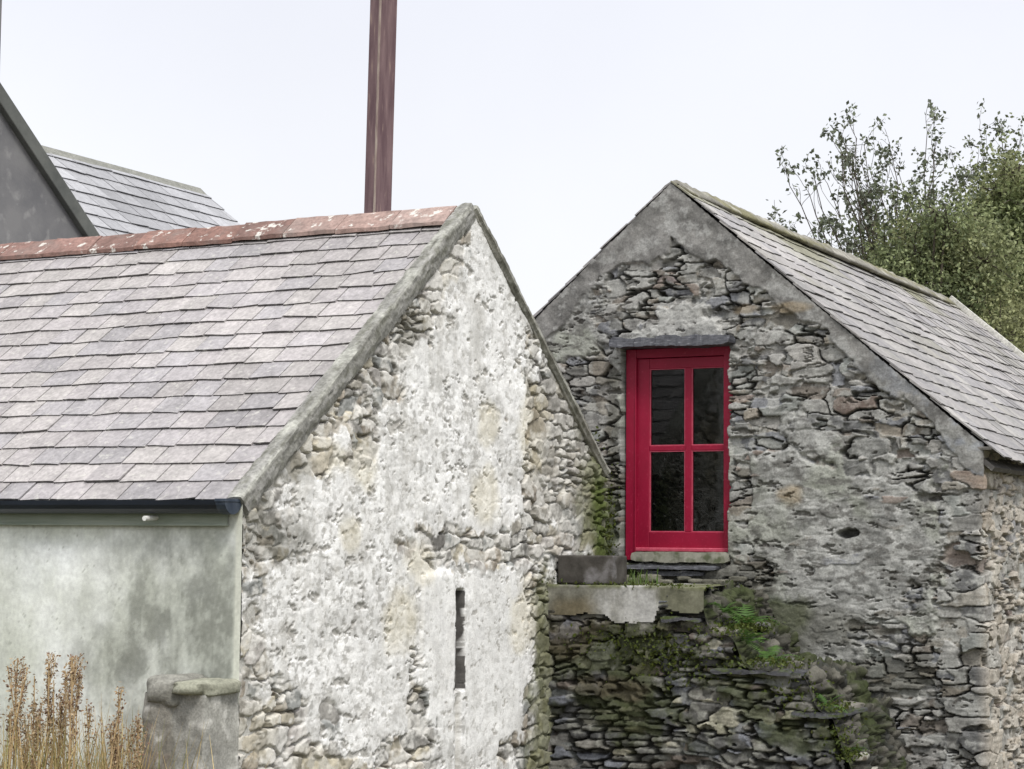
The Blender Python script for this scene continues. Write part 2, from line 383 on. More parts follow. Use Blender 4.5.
def left_gable():
    h = .0075
    u = np.arange(0.0, LEND + h, h); z = np.arange(0.0, LAZ, h)
    U, Z = np.meshgrid(u, z)
    wx = (fbm(U * 3, Z * 3, 11, 3) - .5) * .16; wz = (fbm(U * 2.3, Z * 2.3, 12, 3) - .5) * .13
    fx = (fbm(U * 12, Z * 12, 13, 4, .65) - .5) * .075; fz = (fbm(U * 12, Z * 12, 14, 4, .65) - .5) * .055
    X = U + wx + fx; Y = Z + wz + fz
    e1, i1, j1, dx, dy = cells(X / .21, Y / .11, 21, p=4.2, wv=.35)
    e2, i2, j2, dx2, dy2 = cells(X / .13, Y / .055, 51, p=4.0, wv=.3)
    sel = fbm(U * 1.7, Z * 2.2, 31, 3) > .55
    e = np.where(sel, e2, e1); ci = np.where(sel, i2 + 400, i1); cj = np.where(sel, j2, j1)
    sz = np.where(sel, .055, .11)
    id1 = hsh(ci, cj, 61); id2 = hsh(ci, cj, 62); id3 = hsh(ci, cj, 63)
    edge = e * sz * .5
    gapn = fbm(U * 4.5, Z * 4.5, 75, 4)
    rnd = sstep(.0, .010, edge)
    deep = .012 + .050 * sstep(.40, .70, gapn)
    fine = fbm(U * 24, Z * 24, 71, 5, .6) - .5; mid = fbm(U * 6, Z * 6, 72, 4) - .5; big = fbm(U * 1.6, Z * 1.6, 73, 3) - .5
    rough = fbm(U * 11, Z * 11, 76, 5, .62) - .5
    stone = -deep + rnd * (deep + (id1 - .5) * .022) + rnd * np.where(sel, dx2 * (id2 - .5), dx * (id2 - .5)) * .018 + fine * .010 + rough * .012 + mid * .012
    # --- region fields (metres on the wall)
    rk = (rakeL(U) - Z) * .783                               # distance below the rake
    leftrk = np.where(U < LU, rk, 9)
    bare = blob(U, Z, [(.75, 2.65, .38, .16), (1.12, 2.98, .30, .22), (1.45, 3.22, .35, .20), (1.9, 3.60, .25, .20),
                       (.12, 2.2, .22, .45), (.10, 1.3, .20, .45), (.25, .85, .40, .40), (.95, 1.05, .10, .09), (.75, .70, .5, .16),
                       (2.95, 2.05, 1.0, .115), (3.85, 2.1, .55, .22), (1.98, 1.05, .12, .30), (1.95, .55, .35, .35), (1.2, .6, .5, .16),
                       (3.95, 1.3, .32, .55), (3.9, .5, .55, .45), (4.5, 2.9, .92, 1.2), (3.95, 3.05, .36, .5), (3.9, 1.75, .3, .2), (1.30, 2.80, .18, .2)])
    bare = np.maximum(bare, (1 - leftrk / (.20 + .22 * fbm(U * 2.2, Z * .5, 33, 3))) * .9)
    bare = np.maximum(bare, 1 - blob(U, Z, []) * 0 - 9)
    bn = fbm(U * 5, Z * 5, 34, 4) - .5
    rect = np.minimum(np.minimum(U - 1.98, 3.95 - U) * 4, (.115 - np.abs(Z - 2.075 + (U - 2.9) * .02)) * 7)
    bare = np.maximum(bare, np.clip(rect, -1, .7))
    bnb = fbm(U * 10, Z * 10, 36, 5, .6) - .5
    wash = 1 - sstep(-.12, .14, bare + bn * 1.5 + bnb * 1.0)
    # straight vertical edges of the washed pilaster and the slit
    pil = sstep(2.02, 2.05, U) * (1 - sstep(2.46, 2.49, U)) * (1 - sstep(1.86, 1.93, Z)) * sstep(.55, .8, Z)
    pilw = pil * (1 - sstep(-.1, .1, blob(U, Z, [(2.10, 1.02, .16, .34)]) + bn * .6))
    wash = np.maximum(wash, pilw * .95)
    thick = sstep(.15, .75, wash * (.35 + .9 * fbm(U * 1.3, Z * 1.3, 35, 3)))
    # whitewash levels the joints
    rel = np.clip(stone, -.03, .03)
    strip = np.maximum(pil, sstep(2.64, 2.70, U) * (1 - sstep(3.35, 3.55, U + bn * .3)) * (1 - sstep(1.84, 1.94, Z + bn * .2)) * sstep(.45, .7, Z))
    lvl = (1 - .65 * strip) * (rel * (.32 - .26 * thick) + rough * (.0055 - .003 * thick) + fine * .0025 + mid * .012) + .004
    H = stone * (1 - wash) + lvl * wash
    # a few open pockets in the whitewash
    pk = fbm(U * 8, Z * 13, 91, 5, .65); pocket = sstep(.68, .71, pk) * (.3 + .7 * wash)
    pk2 = fbm(U * 19, Z * 24, 92, 4, .6); pit = sstep(.66, .71, pk2) * wash
    H = H - (pocket * .011 + pit * .003) * (1 - .7 * strip)
    H = H + big * .03 + pil * .018
    slw = .060
    slit = sstep(.0, .02, slw - np.abs(U - 2.575 + (fbm(U * 0, Z * 2.5, 96, 2) - .5) * .03)) * sstep(1.08, 1.12, Z) * (1 - sstep(1.76, 1.79, Z))
    groove = sstep(0, .03, .05 - np.abs(U - 2.56)) * (1 - sstep(1.0, 1.15, Z))
    H = H * (1 - slit) - slit * .24 - groove * .03
    # --- colour
    pal = np.array([(.35, .33, .29), (.40, .37, .32), (.30, .29, .27), (.25, .24, .225), (.42, .385, .31), (.38, .36, .34), (.31, .275, .23), (.28, .285, .275)])
    scol = pal[(id3 * len(pal)).astype(int) % len(pal)] * (.78 + .45 * id2)[..., None]
    scol = scol * (1 + (fbm(U * 16, Z * 16, 81, 5, .6) - .5) * 1.3)[..., None]
    joint = (1 - sstep(.001, .008, edge)) * sstep(.30, .6, gapn)
    scol = mixc(scol, (.13, .12, .10), joint * .75)
    ghost = sstep(.42, .58, fbm(U * 9, Z * 9, 82, 5, .6)) * (1 - joint * .6)     # thin old limewash left on bare stones
    scol = mixc(scol, (.66, .645, .61), ghost * .75 * (1 - sstep(0, .12, .16 - leftrk)))
    rightgrey = sstep(.0, .4, blob(U, Z, [(4.6, 2.8, 1.1, 1.3)]))
    scol = mixc(scol, (.40, .385, .355), rightgrey * .35)
    wcol = np.array((.83, .825, .815)) * (1 + (fbm(U * 8, Z * 8, 83, 5) - .5) * .16)[..., None]
    dirt = sstep(.50, .63, fbm(U * 15, Z * 15, 84, 5, .6)) * .5 + sstep(.50, .66, fbm(U * 4, Z * 5, 85, 5, .6)) * .5 + sstep(.3, -.1, thick) * .35
    drip = sstep(.52, .70, fbm(U * 9, Z * .9, 86, 5, .6)) * sstep(.42, .62, fbm(U * 2, Z * 2, 87, 4))
    wcol = mixc(wcol, (.50, .49, .46), drip * .5)
    wcol = mixc(wcol, (.44, .43, .405), np.clip(dirt, 0, 1) * .60)
    spk = sstep(.60, .66, fbm(U * 24, Z * 30, 99, 3)) * sstep(.35, .6, fbm(U * 3, Z * 3, 100, 4)); wcol = mixc(wcol, (.33, .32, .30), spk * .65)
    flake = sstep(.60, .63, fbm(U * 6, Z * 7, 88, 6, .65)) * (1 - .6 * thick); wcol = mixc(wcol, (.42, .40, .36), flake * .6)
    wcol = mixc(wcol, (.80, .795, .78), strip * .5)
    wcol = wcol * (1 + (fbm(U * 30, Z * 30, 89, 3) - .5) * .22)[..., None]
    wcol = mixc(wcol, (.46, .445, .41), (1 - sstep(.0, .006, edge)) * (1 - thick) * .6 * sstep(.35, .6, gapn))
    wcol = mixc(wcol, (.34, .325, .295), pocket * .75)
    wcol = mixc(wcol, (.42, .41, .38), pit * .6)
    yel = sstep(-.05, .55, blob(U, Z, [(1.28, 2.58, .22, .2), (.95, 2.62, .25, .15), (2.9, 2.42, .28, .28), (1.78, 1.62, .26, .3), (2.0, 1.95, .22, .2), (3.6, 2.95, .3, .4),
                                       (.75, .68, .4, .2), (.15, 1.0, .3, .3), (3.55, 1.55, .3, .35), (1.15, 2.15, .15, .15), (2.95, 2.95, .2, .2)]) + bn * .9)
    wcol = mixc(wcol, (.66, .60, .44), yel * .42); scol = mixc(scol, (.46, .40, .24), yel * .2)
    col = mixc(scol, (0, 0, 0), wash * 1.0) + wcol * wash[..., None]
    gr = sstep(-.1, .6, blob(U, Z, [(3.95, 1.15, .36, .75), (4.0, .45, .55, .5), (4.75, 2.35, .40, .75), (3.9, 1.7, .22, .3)]) + bn * 1.0)
    col = mixc(col, (.13, .135, .06), gr * .78)
    gr2 = sstep(.15, .7, blob(U, Z, [(4.85, 2.3, .30, .6)]) + bn * 1.0)
    col = mixc(col, (.075, .10, .022), gr2 * .92)
    bl = sstep(.1, .65, blob(U, Z, [(.45, 2.52, .35, .14), (1.85, 3.52, .3, .18), (.12, 2.15, .2, .3), (.4, 2.12, .4, .18)]) + bn * .9)
    col = mixc(col, (.13, .125, .10), bl * .55)
    jamb = ((U > 2.50) & (U < 2.640 - (fbm(U * 0, Z * 2.5, 96, 2) - .5) * .03 + (fbm(U * 5, Z * 5, 98, 4, .6) - .5) * .03)) * sstep(1.08, 1.12, Z) * (1 - sstep(1.76, 1.79, Z))
    col = np.where(jamb[..., None] > .5, np.array((.095, .09, .085)) * (.35 + 1.4 * fbm(U * 8, Z * 16, 97, 4))[..., None], col)  # bare jamb stone, with the slit's recess shade put into its colour
    col = mixc(col, (.40, .38, .33), groove * .35)
    Ys = -H - 0.02
    P = np.stack([U, Ys, Z], -1)
    keep = Z < rakeL(U) - .012
    me = grid_mesh('gable_wall', P, col, keep)
    return link('gable_wall', me, M_WASH, cot)
left_gable()

def left_front():
    h = .012
    s = np.arange(-.02, LRIDGE + h, h); s = s[s < 2.6]; s = np.concatenate([s, np.linspace(2.65, LRIDGE, 30)])
    z = np.arange(0.0, EZ - .01, h)
    S, Z = np.meshgrid(s, z)
    n1 = fbm(S * 1.2, Z * .9, 101, 5); n2 = fbm(S * 9, Z * 1.1, 102, 4); n3 = fbm(S * 6, Z * 6, 103, 5)
    base = np.array((.80, .82, .79)) * (1 + (n1 - .5) * .25 + (n2 - .5) * .10)[..., None]
    base = mixc(base, (.80, .825, .835), sstep(.5, .75, n1) * .6)
    bn = (n1 - .5) * 1.2 + (n3 - .5) * 1.1 + (n2 - .5) * .7
    n4 = fbm(S * 2.6, Z * 2.2, 106, 6, .62)
    bn = bn * .6 + (n4 - .5) * 1.8
    gr = sstep(-.3, 1.1, blob(S, Z, [(.45, 1.72, .75, .75), (.12, 1.55, .25, .8), (.9, 1.45, .7, .6), (1.3, 2.15, .5, .12), (1.7, 1.3, .5, .9)]) + bn * .8)
    base = mixc(base, (.36, .38, .29), gr * .60)
    st2 = fbm(S * 11, Z * .9, 108, 5, .6); n5 = fbm(S * 7, Z * 5, 107, 6, .66); n6 = fbm(S * 2.2, Z * 1.8, 112, 5, .6)
    dk = sstep(-.75, 1.0, blob(S, Z, [(.42, 1.56, .62, .62), (.25, 1.25, .45, .45), (.75, 1.40, .40, .36)]) + (n6 - .5) * 1.2 + (n5 - .5) * .9)
    dk = dk * np.clip(.10 + 1.2 * sstep(.30, .72, n5) * .7 + (st2 - .5) * 1.1 + .25, 0, 1)
    base = mixc(base, (.13, .135, .115), dk * .72)
    low = 1 - sstep(.5, 1.15, Z + (n1 - .5) * .5)
    base = mixc(base, (.30, .31, .25), low * .5)
    base = base * (1 + (fbm(S * 22, Z * 22, 109, 4, .6) - .5) * .30)[..., None]
    crk = np.abs(fbm(S * 3.2, Z * 2.2, 110, 5, .55) - .5); base = mixc(base, (.25, .26, .22), (1 - sstep(.0, .0035, crk)) * sstep(.5, .6, fbm(S * 1.5, Z * 1.5, 111, 2)) * .6)
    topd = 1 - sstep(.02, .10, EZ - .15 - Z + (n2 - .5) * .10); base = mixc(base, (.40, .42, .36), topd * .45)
    base = mixc(base, (.62, .63, .55), (1 - sstep(.015, .035, S)) * .8)
    H = (n1 - .5) * .012 + (n3 - .5) * .004
    P = np.stack([-.004 - H, S, Z], -1)
    me = grid_mesh('front_wall', P, base, S < 99, flip=True)
    return link('front_wall', me, M_RENDER, cot)
left_front()
# closed body behind the two visible faces
mb = MB(); d = .14
V = [(d, d, 0), (LEND, d, 0), (LEND, LRIDGE, 0), (d, LRIDGE, 0)]
prof = [(d, EZ - .06), (LU, LAZ - .10), (LEND, float(rakeL(np.array(LEND))) - .10)]
V = [(d, y, 0) for y in (.2, LRIDGE)] + [(LEND, y, 0) for y in (.2, LRIDGE)] + [(x, y, zz) for x, zz in prof for y in (.2, LRIDGE)]
mb.add(V, [(0, 1, 5, 4), (2, 8, 9, 3), (0, 4, 6, 8, 2), (1, 3, 9, 7, 5), (4, 5, 7, 6), (6, 7, 9, 8)], (.3, .29, .27))
# returns closing the corners of the facing walls
mb.box((0.003, -.004, 0), (d + .02, .22, EZ - .03), (.45, .44, .41)); mb.box((LEND - .01, -.0, 0), (LEND + .012, .25, 2.55), (.20, .20, .15))
mb.build('rear_wall', M_WALL, cot)

RDROP = .06
uL = np.array([LU, 0, LR_ - RDROP]); SLL = np.linalg.norm(uL); db_f = np.array([-LU, 0, -LR_ + RDROP]) / SLL; db_b = np.array([LU, 0, -LR_ + RDROP]) / SLL
palL = [(.297, .276, .278), (.308, .287, .286), (.288, .270, .276), (.315, .294, .29), (.276, .262, .270), (.302, .282, .28), (.322, .302, .295)]
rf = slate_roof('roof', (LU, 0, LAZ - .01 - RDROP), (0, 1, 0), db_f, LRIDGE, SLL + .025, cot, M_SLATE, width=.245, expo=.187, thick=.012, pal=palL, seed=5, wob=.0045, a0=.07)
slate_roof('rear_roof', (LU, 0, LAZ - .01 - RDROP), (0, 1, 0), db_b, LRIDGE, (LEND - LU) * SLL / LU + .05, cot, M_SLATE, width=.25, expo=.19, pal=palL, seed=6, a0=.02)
# ridge tiles: one run of clay saddle tiles
mb = MB(); rs = np.random.RandomState(3); y = .09; k = 0
while y < LRIDGE:
    y1 = min(y + .455, LRIDGE); dz = rs.normal(0, .004); tw = rs.normal(0, .004)
    ang = math.atan2(LR_, LU); wL = .225; t = .024
    pts = []
    for (q, sgn) in ((wL, -1), (.03, -1), (0, 0), (.03, 1), (wL, 1)):
        x = sgn * q * math.cos(ang); zz = -abs(q) * math.sin(ang)
        if q == 0: zz = -.004
        pts.append((LU + x, LAZ + .018 + zz + dz))
    ins = [(x, zz - t * 1.2) for x, zz in pts]
    V = []; 
    nseg = 6
    for a in range(nseg):
        yy = y + .003 + (y1 - y - .006) * a / (nseg - 1)
        for (x, zz) in pts + ins[::-1]:
            V.append((x + rs.normal(0, .0012) + tw * a / 5, yy, zz + rs.normal(0, .0025)))
    F = []; m = 10
    for a in range(nseg - 1):
        for b in range(m):
            F.append((a * m + b, a * m + (b + 1) % m, (a + 1) * m + (b + 1) % m, (a + 1) * m + b))
    F += [tuple(range(m))[::-1], tuple((nseg - 1) * m + b for b in range(m))]
    c0 = np.array([(.205, .118, .098), (.235, .142, .122), (.185, .112, .096), (.255, .178, .158)][rs.randint(4)])
    if y < 1.2: c0 = c0 * .5 + np.array((.38, .29, .26)) * .5
    mb.add(V, F, c0 * rs.uniform(.9, 1.1)); y = y1; k += 1
mb.build('ridge_tiles', M_TERRA, cot)

# cement verge along the two rakes
def verge_col(seed, c1, c2, c3):
    def f(s, k):
        n1 = fbm(s * 2.5, k * .5, seed, 4); n2 = fbm(s * 11, k * 1.3, seed + 3, 4)
        c = np.asarray(c1) * (1 - sstep(.35, .65, n1))[..., None] + np.asarray(c2) * sstep(.35, .65, n1)[..., None]
        c = mixc(c, c3, sstep(.52, .68, n2) * .7)
        c = mixc(c, (.37, .37, .335), sstep(.45, .62, fbm(s * 4, k * .3, seed + 7, 5, .6)) * (k < 6.5) * .7)
        return c * (.8 + .4 * fbm(s * 25, k * 2, seed + 5, 3))[..., None]
    return f
SLV = math.hypot(LU, LR_); dv_f = np.array([-LU, 0, -LR_]) / SLV; dv_b = np.array([LU, 0, -LR_]) / SLV
nL = np.array([-LR_, 0, LU]) / SLV
def ypf(lst, nrm): return [np.array((0, yy, 0)) + nrm * hh for yy, hh in lst]
p_top = np.array((LU + .01, 0, LAZ + .01)); p_bot = np.array((0, 0, EZ + .005)) + dv_f * .03
rough_strip('verge', p_top, p_bot, ypf([(.085, -.01), (.075, .018), (.05, .024), (.02, .027), (-.005, .027), (-.026, .024), (-.034, .012), (-.036, -.01), (-.037, -.03), (-.038, -.05), (-.036, -.075), (-.028, -.10), (-.010, -.115), (.03, -.11), (.05, -.04)], nL),
            M_CEMENT, cot, verge_col(201, (.20, .197, .18), (.27, .265, .25), (.12, .12, .095)), 211, n=420, amp=.011, fr=13, closed=True, smooth=False)
nR = np.array([LR_, 0, LU]) / SLV
p_end = np.array((LU, 0, LAZ + .01)) + dv_b * ((LEND - LU) * SLV / LU - .03)
vo = rough_strip('verge', p_top + dv_b * .02, p_end, ypf([(.12, -.02), (.10, .02), (.02, .028), (-.04, .028), (-.056, .022), (-.058, -.005), (-.04, -.015), (-.03, -.03), (-.01, -.035), (.06, -.03)], nR),
            M_CEMENT, cot, verge_col(231, (.20, .195, .17), (.29, .28, .25), (.11, .11, .085)), 241, n=300, amp=.009, fr=9, closed=True, smooth=False)
vo['label'] = 'narrow dark mossy verge on the far slope'
# gutter: half-round channel with stop end, on a fascia board
gx = -.085
def halfpipe(mb, y0, y1, rad, t, cx, cz, n=9):
    V = []; F = []
    ang = [math.pi + math.pi * k / n for k in range(n + 1)]
    o = [(cx + rad * math.cos(a), cz + rad * math.sin(a)) for a in ang]; i = [(cx + (rad - t) * math.cos(a), cz + (rad - t) * math.sin(a)) for a in ang][::-1]
    lip = o + i; m = len(lip)
    for yy in (y0, y1): V += [(x, yy, zz) for x, zz in lip]
    F = [(b, (b + 1) % m, m + (b + 1) % m, m + b) for b in range(m)]
    F += [tuple(range(m))[::-1], tuple(m + b for b in range(m))]
    mb.add(V, F)
mb = MB(); halfpipe(mb, .0, LRIDGE, .078, .005, gx, EZ - .012); gut = mb.build('gutter', M_NAVY, cot, smooth=False)
mb = MB(); halfpipe(mb, -.012, .055, .086, .080, gx, EZ - .009); mb.box((gx - .088, -.016, EZ - .022), (gx + .07, .058, EZ - .004)); mb.build('stop_end', noise_mat('worn_navy', (.02, .03, .05), (.06, .075, .10), 12, rough=.35), gut, bevel=.003)
mb = MB(); mb.box((-.034, .075, EZ - .150), (-.014, LRIDGE, EZ - .02)); mb.box((-.040, .07, EZ - .160), (-.012, LRIDGE, EZ - .148)); mb.build('fascia_board', M_FASCIA, cot, bevel=.003)
mb = MB(); mb.tube([(-.034, .575, EZ - .112), (-.15, .575, EZ - .118)], .015, n=12); mb.build('overflow_pipe', M_WHITE, cot, smooth=False)

# ================================================================== RIGHT OUTBUILDING
out = empty('stone_outbuilding', AP, BE)
tag(out, 'grey rubble stone outbuilding with a red window in its gable', 'outbuilding')
CORN = 2.52; REZ = PZ - RR
WIN = (-.445, .492, 1.955, 3.715)            # masonry opening: x0 x1 z0 z1

def rakeR(s): return PZ - np.abs(s) * RR / RU

def rubble_fields(S, Z, seed, sx=.27, sz=.095, sx2=.20, sz2=.045, thr=.55, warp=1., quoin=None):
    """flat split-stone rubble: two sizes of blocky cells, angular edges, joints open only in places"""
    wx = (fbm(S * 2.2, Z * 2.2, seed, 3) - .5) * .22 * warp; wz = (fbm(S * 1.4, Z * 3.4, seed + 1, 3) - .5) * .17 * warp
    fx = (fbm(S * 9, Z * 14, seed + 2, 5, .62) - .5) * .065; fz = (fbm(S * 8, Z * 14, seed + 3, 5, .62) - .5) * .030
    X = S + wx + fx; Y = Z + wz + fz
    e1, i1, j1, dx, dy = cells(X / sx, Y / sz, seed + 4, p=6., wv=.38, jy=.32)
    e2, i2, j2, dx2, dy2 = cells(X / sx2, Y / sz2, seed + 9, p=6., wv=.35)
    e3, i3, j3, dx3, dy3 = cells((X + .13) / (sx * 1.45), (Y + .05) / (sz * 1.5), seed + 14, p=5., wv=.3)
    q = fbm(S * 2.4, Z * 4.2, seed + 6, 4)
    if quoin is not None: q = np.where(np.abs(S - quoin) < .30 + (q - .5) * .5, q - .25, q)
    sel = q > thr; big = q < .38
    pick = lambda a, b, c: np.where(sel, b, np.where(big, c, a))
    ci = pick(i1, i2 + 400, i3 + 900); cj = pick(j1, j2 + 77, j3 + 313)
    edge = pick(e1 * sz, e2 * sz2, e3 * sz * 1.5) * .55
    return edge, ci, cj, pick(dx, dx2, dx3), pick(dy, dy2, dy3), sel

GREYS = np.array([(.25, .245, .23), (.29, .285, .27), (.215, .215, .205), (.32, .315, .30), (.18, .18, .18), (.27, .255, .225), (.235, .21, .185), (.29, .30, .285), (.23, .235, .25), (.36, .35, .33), (.255, .23, .195)])

def right_wall():
    h = .0072
    L1 = CORN
    s = np.arange(-2.56, L1 + 3.6, h); z = np.arange(0, PZ, h)
    S, Z = np.meshgrid(s, z)
    edge, ci, cj, dx, dy, sel = rubble_fields(S, Z, 301, thr=.56, quoin=CORN)
    id1 = hsh(ci, cj, 361); id2 = hsh(ci, cj, 362); id3 = hsh(ci, cj, 363); id4 = hsh(ci, cj, 364)
    fine = fbm(S * 24, Z * 24, 371, 4) - .5; mid = fbm(S * 6, Z * 7, 372, 4) - .5; big = fbm(S * 1.3, Z * 1.3, 373, 3) - .5
    strat = fbm(S * 4, Z * 40, 374, 4, .6) - .5; rough = fbm(S * 9, Z * 14, 375, 5, .62) - .5
    gapn = fbm(S * 3.5, Z * 5, 376, 4); deep = .014 + .07 * sstep(.36, .60, gapn)
    rnd = sstep(0, .0055, edge)
    stone = -deep + rnd * (deep + (id1 - .5) * .046) + rnd * (dx * (id2 - .5) * .03 + dy * (id4 - .5) * .02) + fine * .007 + strat * .008 + rough * .007
    hole = (hsh(ci, cj, 365) > .965) & (edge > .004)
    stone = np.where(hole, stone - .045, stone)
    rk = np.where(S < L1, (rakeR(S) - Z) * .757, 9)
    inner = np.abs(S)
    # cement render: band along the rakes, lower left and the big patch in the middle right
    bn = fbm(S * 4, Z * 4, 334, 4) - .5; bn2 = fbm(S * 10, Z * 10, 335, 4) - .5
    bandw = np.where(S < 0, .24 + .10 * (fbm(S * 2, Z * 0, 336, 2) - .5), .20 + .14 * (fbm(S * 2.1, Z * 0, 337, 3) - .5)) + .16 * sstep(.55, .0, np.abs(S))
    band = 1 - sstep(-.012, .012, rk - bandw - bn * .16 - bn2 * .04)
    band = np.maximum(band, (1 - sstep(-.02, .03, Z - 4.2 + 0 * S)) * 0)
    stoney = blob(S, Z, [(.12, 4.36, .60, .30), (-.45, 4.10, .32, .30), (.80, 4.05, .50, .26), (1.55, 3.32, .85, .46), (2.1, 2.95, .6, .35), (1.2, 3.62, .55, .42), (.74, 3.25, .26, .55), (.60, 2.6, .10, .5),
                         (-.75, 3.25, .30, .50), (-.62, 2.6, .20, .5),
                         (2.45, 2.2, .28, .75), (2.55, 1.5, .40, .95), (1.95, .95, .55, .55), (2.2, .55, .9, .45), (3.6, 1.5, 1.3, 2.6), (.1, 1.86, .7, .12), (1.5, .75, .5, .2)])
    rend = 1 - sstep(-.16, .12, stoney + bn * 1.2 + bn2 * .5)
    upper = sstep(3.75, 4.1, Z)
    lvl = .006 + mid * .018 + fine * .008 + rough * .013 + strat * .003 + big * .02 - .045 * (1 - rend) + np.clip(stone, -.03, .02) * .12 + .010 * rend
    rend_h = np.maximum(stone - .006, lvl)
    H = stone * (1 - rend) + rend_h * rend
    over = rend * sstep(-.004, .004, lvl - stone + .004)
    bandh = .024 + (fbm(S * 4, Z * 4, 338, 4) - .5) * .03 + bn2 * .012 + fine * .008
    H = H * (1 - band) + bandh * band
    pk = fbm(S * 6, Z * 17, 391, 5, .62); pocket = sstep(.68, .71, pk) * (1 - band)
    H = H - pocket * .022
    H = H + big * .03
    # the putlog hole
    hl = sstep(-.2, .3, blob(S, Z, [(1.47, 2.20, .085, .032)]) + bn2 * 1.6); H = H - hl * .12
    # window opening, ragged on its right side
    wj = (fbm(S * 0 + 1, Z * 9, 345, 3) - .5) * .032; wk = (fbm(S * 9, Z * 0, 346, 2) - .5) * .02
    op = (S > WIN[0] + wj * .3) & (S < WIN[1] + wj) & (Z > WIN[2] + wk) & (Z < WIN[3])
    H = np.where(op, -.17, H)
    # --- colour
    scol = GREYS[(id3 * len(GREYS)).astype(int) % len(GREYS)] * (.78 + .42 * id2)[..., None]
    scol = scol * (1 + (fbm(S * 15, Z * 24, 381, 5, .62) - .5) * 1.35 + strat * .5)[..., None]
    lich = sstep(.51, .62, fbm(S * 8, Z * 9, 383, 6, .62)); scol = mixc(scol, (.46, .46, .435), lich * .68)
    joint = (1 - sstep(.001, .007, edge)) * sstep(.32, .58, gapn)
    scol = mixc(scol, (.05, .047, .042), joint * .88)
    warm = sstep(L1 - .08, L1 + .05, S)
    scol = mixc(scol, (.50, .44, .36), warm * (.15 + .4 * (id1 > .45)))
    scol = mixc(scol, (.25, .165, .125), ((hsh(ci, cj, 366) > .965) & (edge > .004)) * .5)
    rcol = np.array((.325, .325, .31)) * (1 + (fbm(S * 7, Z * 9, 385, 6, .6) - .5) * 1.3 + (fbm(S * 24, Z * 30, 386, 4) - .5) * .9)[..., None]
    rcol = mixc(rcol, (.52, .52, .50), sstep(.50, .64, fbm(S * 7, Z * 10, 387, 6, .62)) * .65)
    rcol = mixc(rcol, (.30, .32, .25), sstep(.5, .68, fbm(S * 2.2, Z * 2.2, 388, 4)) * .45)
    rcol = mixc(rcol, (.135, .13, .12), sstep(.56, .66, fbm(S * 11, Z * 20, 389, 5, .6)) * .7)
    rcol = mixc(rcol, (.55, .545, .52), sstep(.0, .5, blob(S, Z, [(.0, 3.92, .9, .16), (-.58, 2.95, .12, .22), (-.6, 3.5, .2, .2), (.58, 3.55, .14, .12)]) + bn) * .5)
    col = mixc(scol, (0, 0, 0), over) + rcol * over[..., None]
    bcol = np.array((.22, .215, .205)) * (1 + (fbm(S * 7, Z * 7, 392, 6, .62) - .5) * 1.5)[..., None]
    bcol = mixc(bcol, (.40, .40, .385), sstep(.50, .62, fbm(S * 9, Z * 9, 393, 6, .62)) * .65)
    bcol = mixc(bcol, (.30, .32, .36), sstep(1.2, 2.4, S) * sstep(.45, .6, fbm(S * 5, Z * 5, 394, 4)) * .7)
    bcol = mixc(bcol, (.26, .26, .20), sstep(.4, -.2, np.abs(S)) * .0)
    col = mixc(col, (0, 0, 0), band) + bcol * band[..., None]
    col = mixc(col, (.13, .12, .105), pocket * .6)
    moss = sstep(.0, .6, blob(S, Z, [(-.62, 2.15, .22, .45), (.95, 1.55, .35, .22), (-.45, 1.85, .2, .2)]) + bn * 1.1)
    col = mixc(col, (.07, .095, .025), moss * .8)
    dk = sstep(-.1, .5, blob(S, Z, [(.35, 1.82, .8, .16), (1.1, 1.45, .6, .28), (1.75, 1.1, .5, .22), (-.52, 2.9, .08, .9)]) + bn * .8)
    col = mixc(col, (.11, .108, .085), dk * .6)
    ye = sstep(.0, .5, blob(S, Z, [(1.0, 2.5, .16, .12), (.62, 3.98, .16, .06), (1.0, 3.97, .22, .06)]) + bn * .8); col = mixc(col, (.34, .25, .13), ye * .5)
    col = mixc(col, (.05, .05, .045), hl * .7)
    col = np.where(op[..., None], np.array((.06, .058, .05)), col)  # back of the opening coloured dark in place of the room's shade
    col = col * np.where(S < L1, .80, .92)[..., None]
    # wrap round the corner (radius RC)
    RC = .05; T = S - (L1 - RC); q = np.clip(T / (RC * math.pi / 2), 0, 1) * (math.pi / 2)
    T2 = np.maximum(T - RC * math.pi / 2, 0)
    bx = np.where(T < 0, S, L1 - RC + RC * np.sin(q)); by = np.where(T < 0, 0., RC - RC * np.cos(q)) + T2
    nx = np.sin(q); ny = -np.cos(q)
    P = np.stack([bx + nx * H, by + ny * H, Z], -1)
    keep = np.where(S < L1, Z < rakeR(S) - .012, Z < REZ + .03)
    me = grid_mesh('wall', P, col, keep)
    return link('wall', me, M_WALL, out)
right_wall()
mb = MB()
# closed shell behind the facing: left side, back, plain end of the right side, dim room behind the window
y0, y1 = .24, RRIDGE
def gab(y): return [(-2.5, y, 0), (2.42, y, 0), (2.42, y, REZ - .06), (0, y, PZ - .14), (-2.5, y, REZ - .06)]
V = gab(.9) + gab(y1)
mb.add(V, [(5, 6, 7, 8, 9), (0, 5, 9, 4), (6, 1, 2, 7), (9, 8, 3, 4), (8, 7, 2, 3), (0, 1, 6, 5)], (.27, .26, .24))
mb.box((2.38, 3.48, 0), (2.52, RRIDGE, REZ - .02), (.27, .26, .24)); mb.box((-2.55, .0, 0), (-2.40, 1.2, REZ - .08), (.27, .26, .24))
mb.build('rear_wall', M_WALL, out)
mb = MB()
mb.box((-.9, .85, 1.6), (.9, .87, 4.0)); mb.build('room_wall', M_INNER, out)

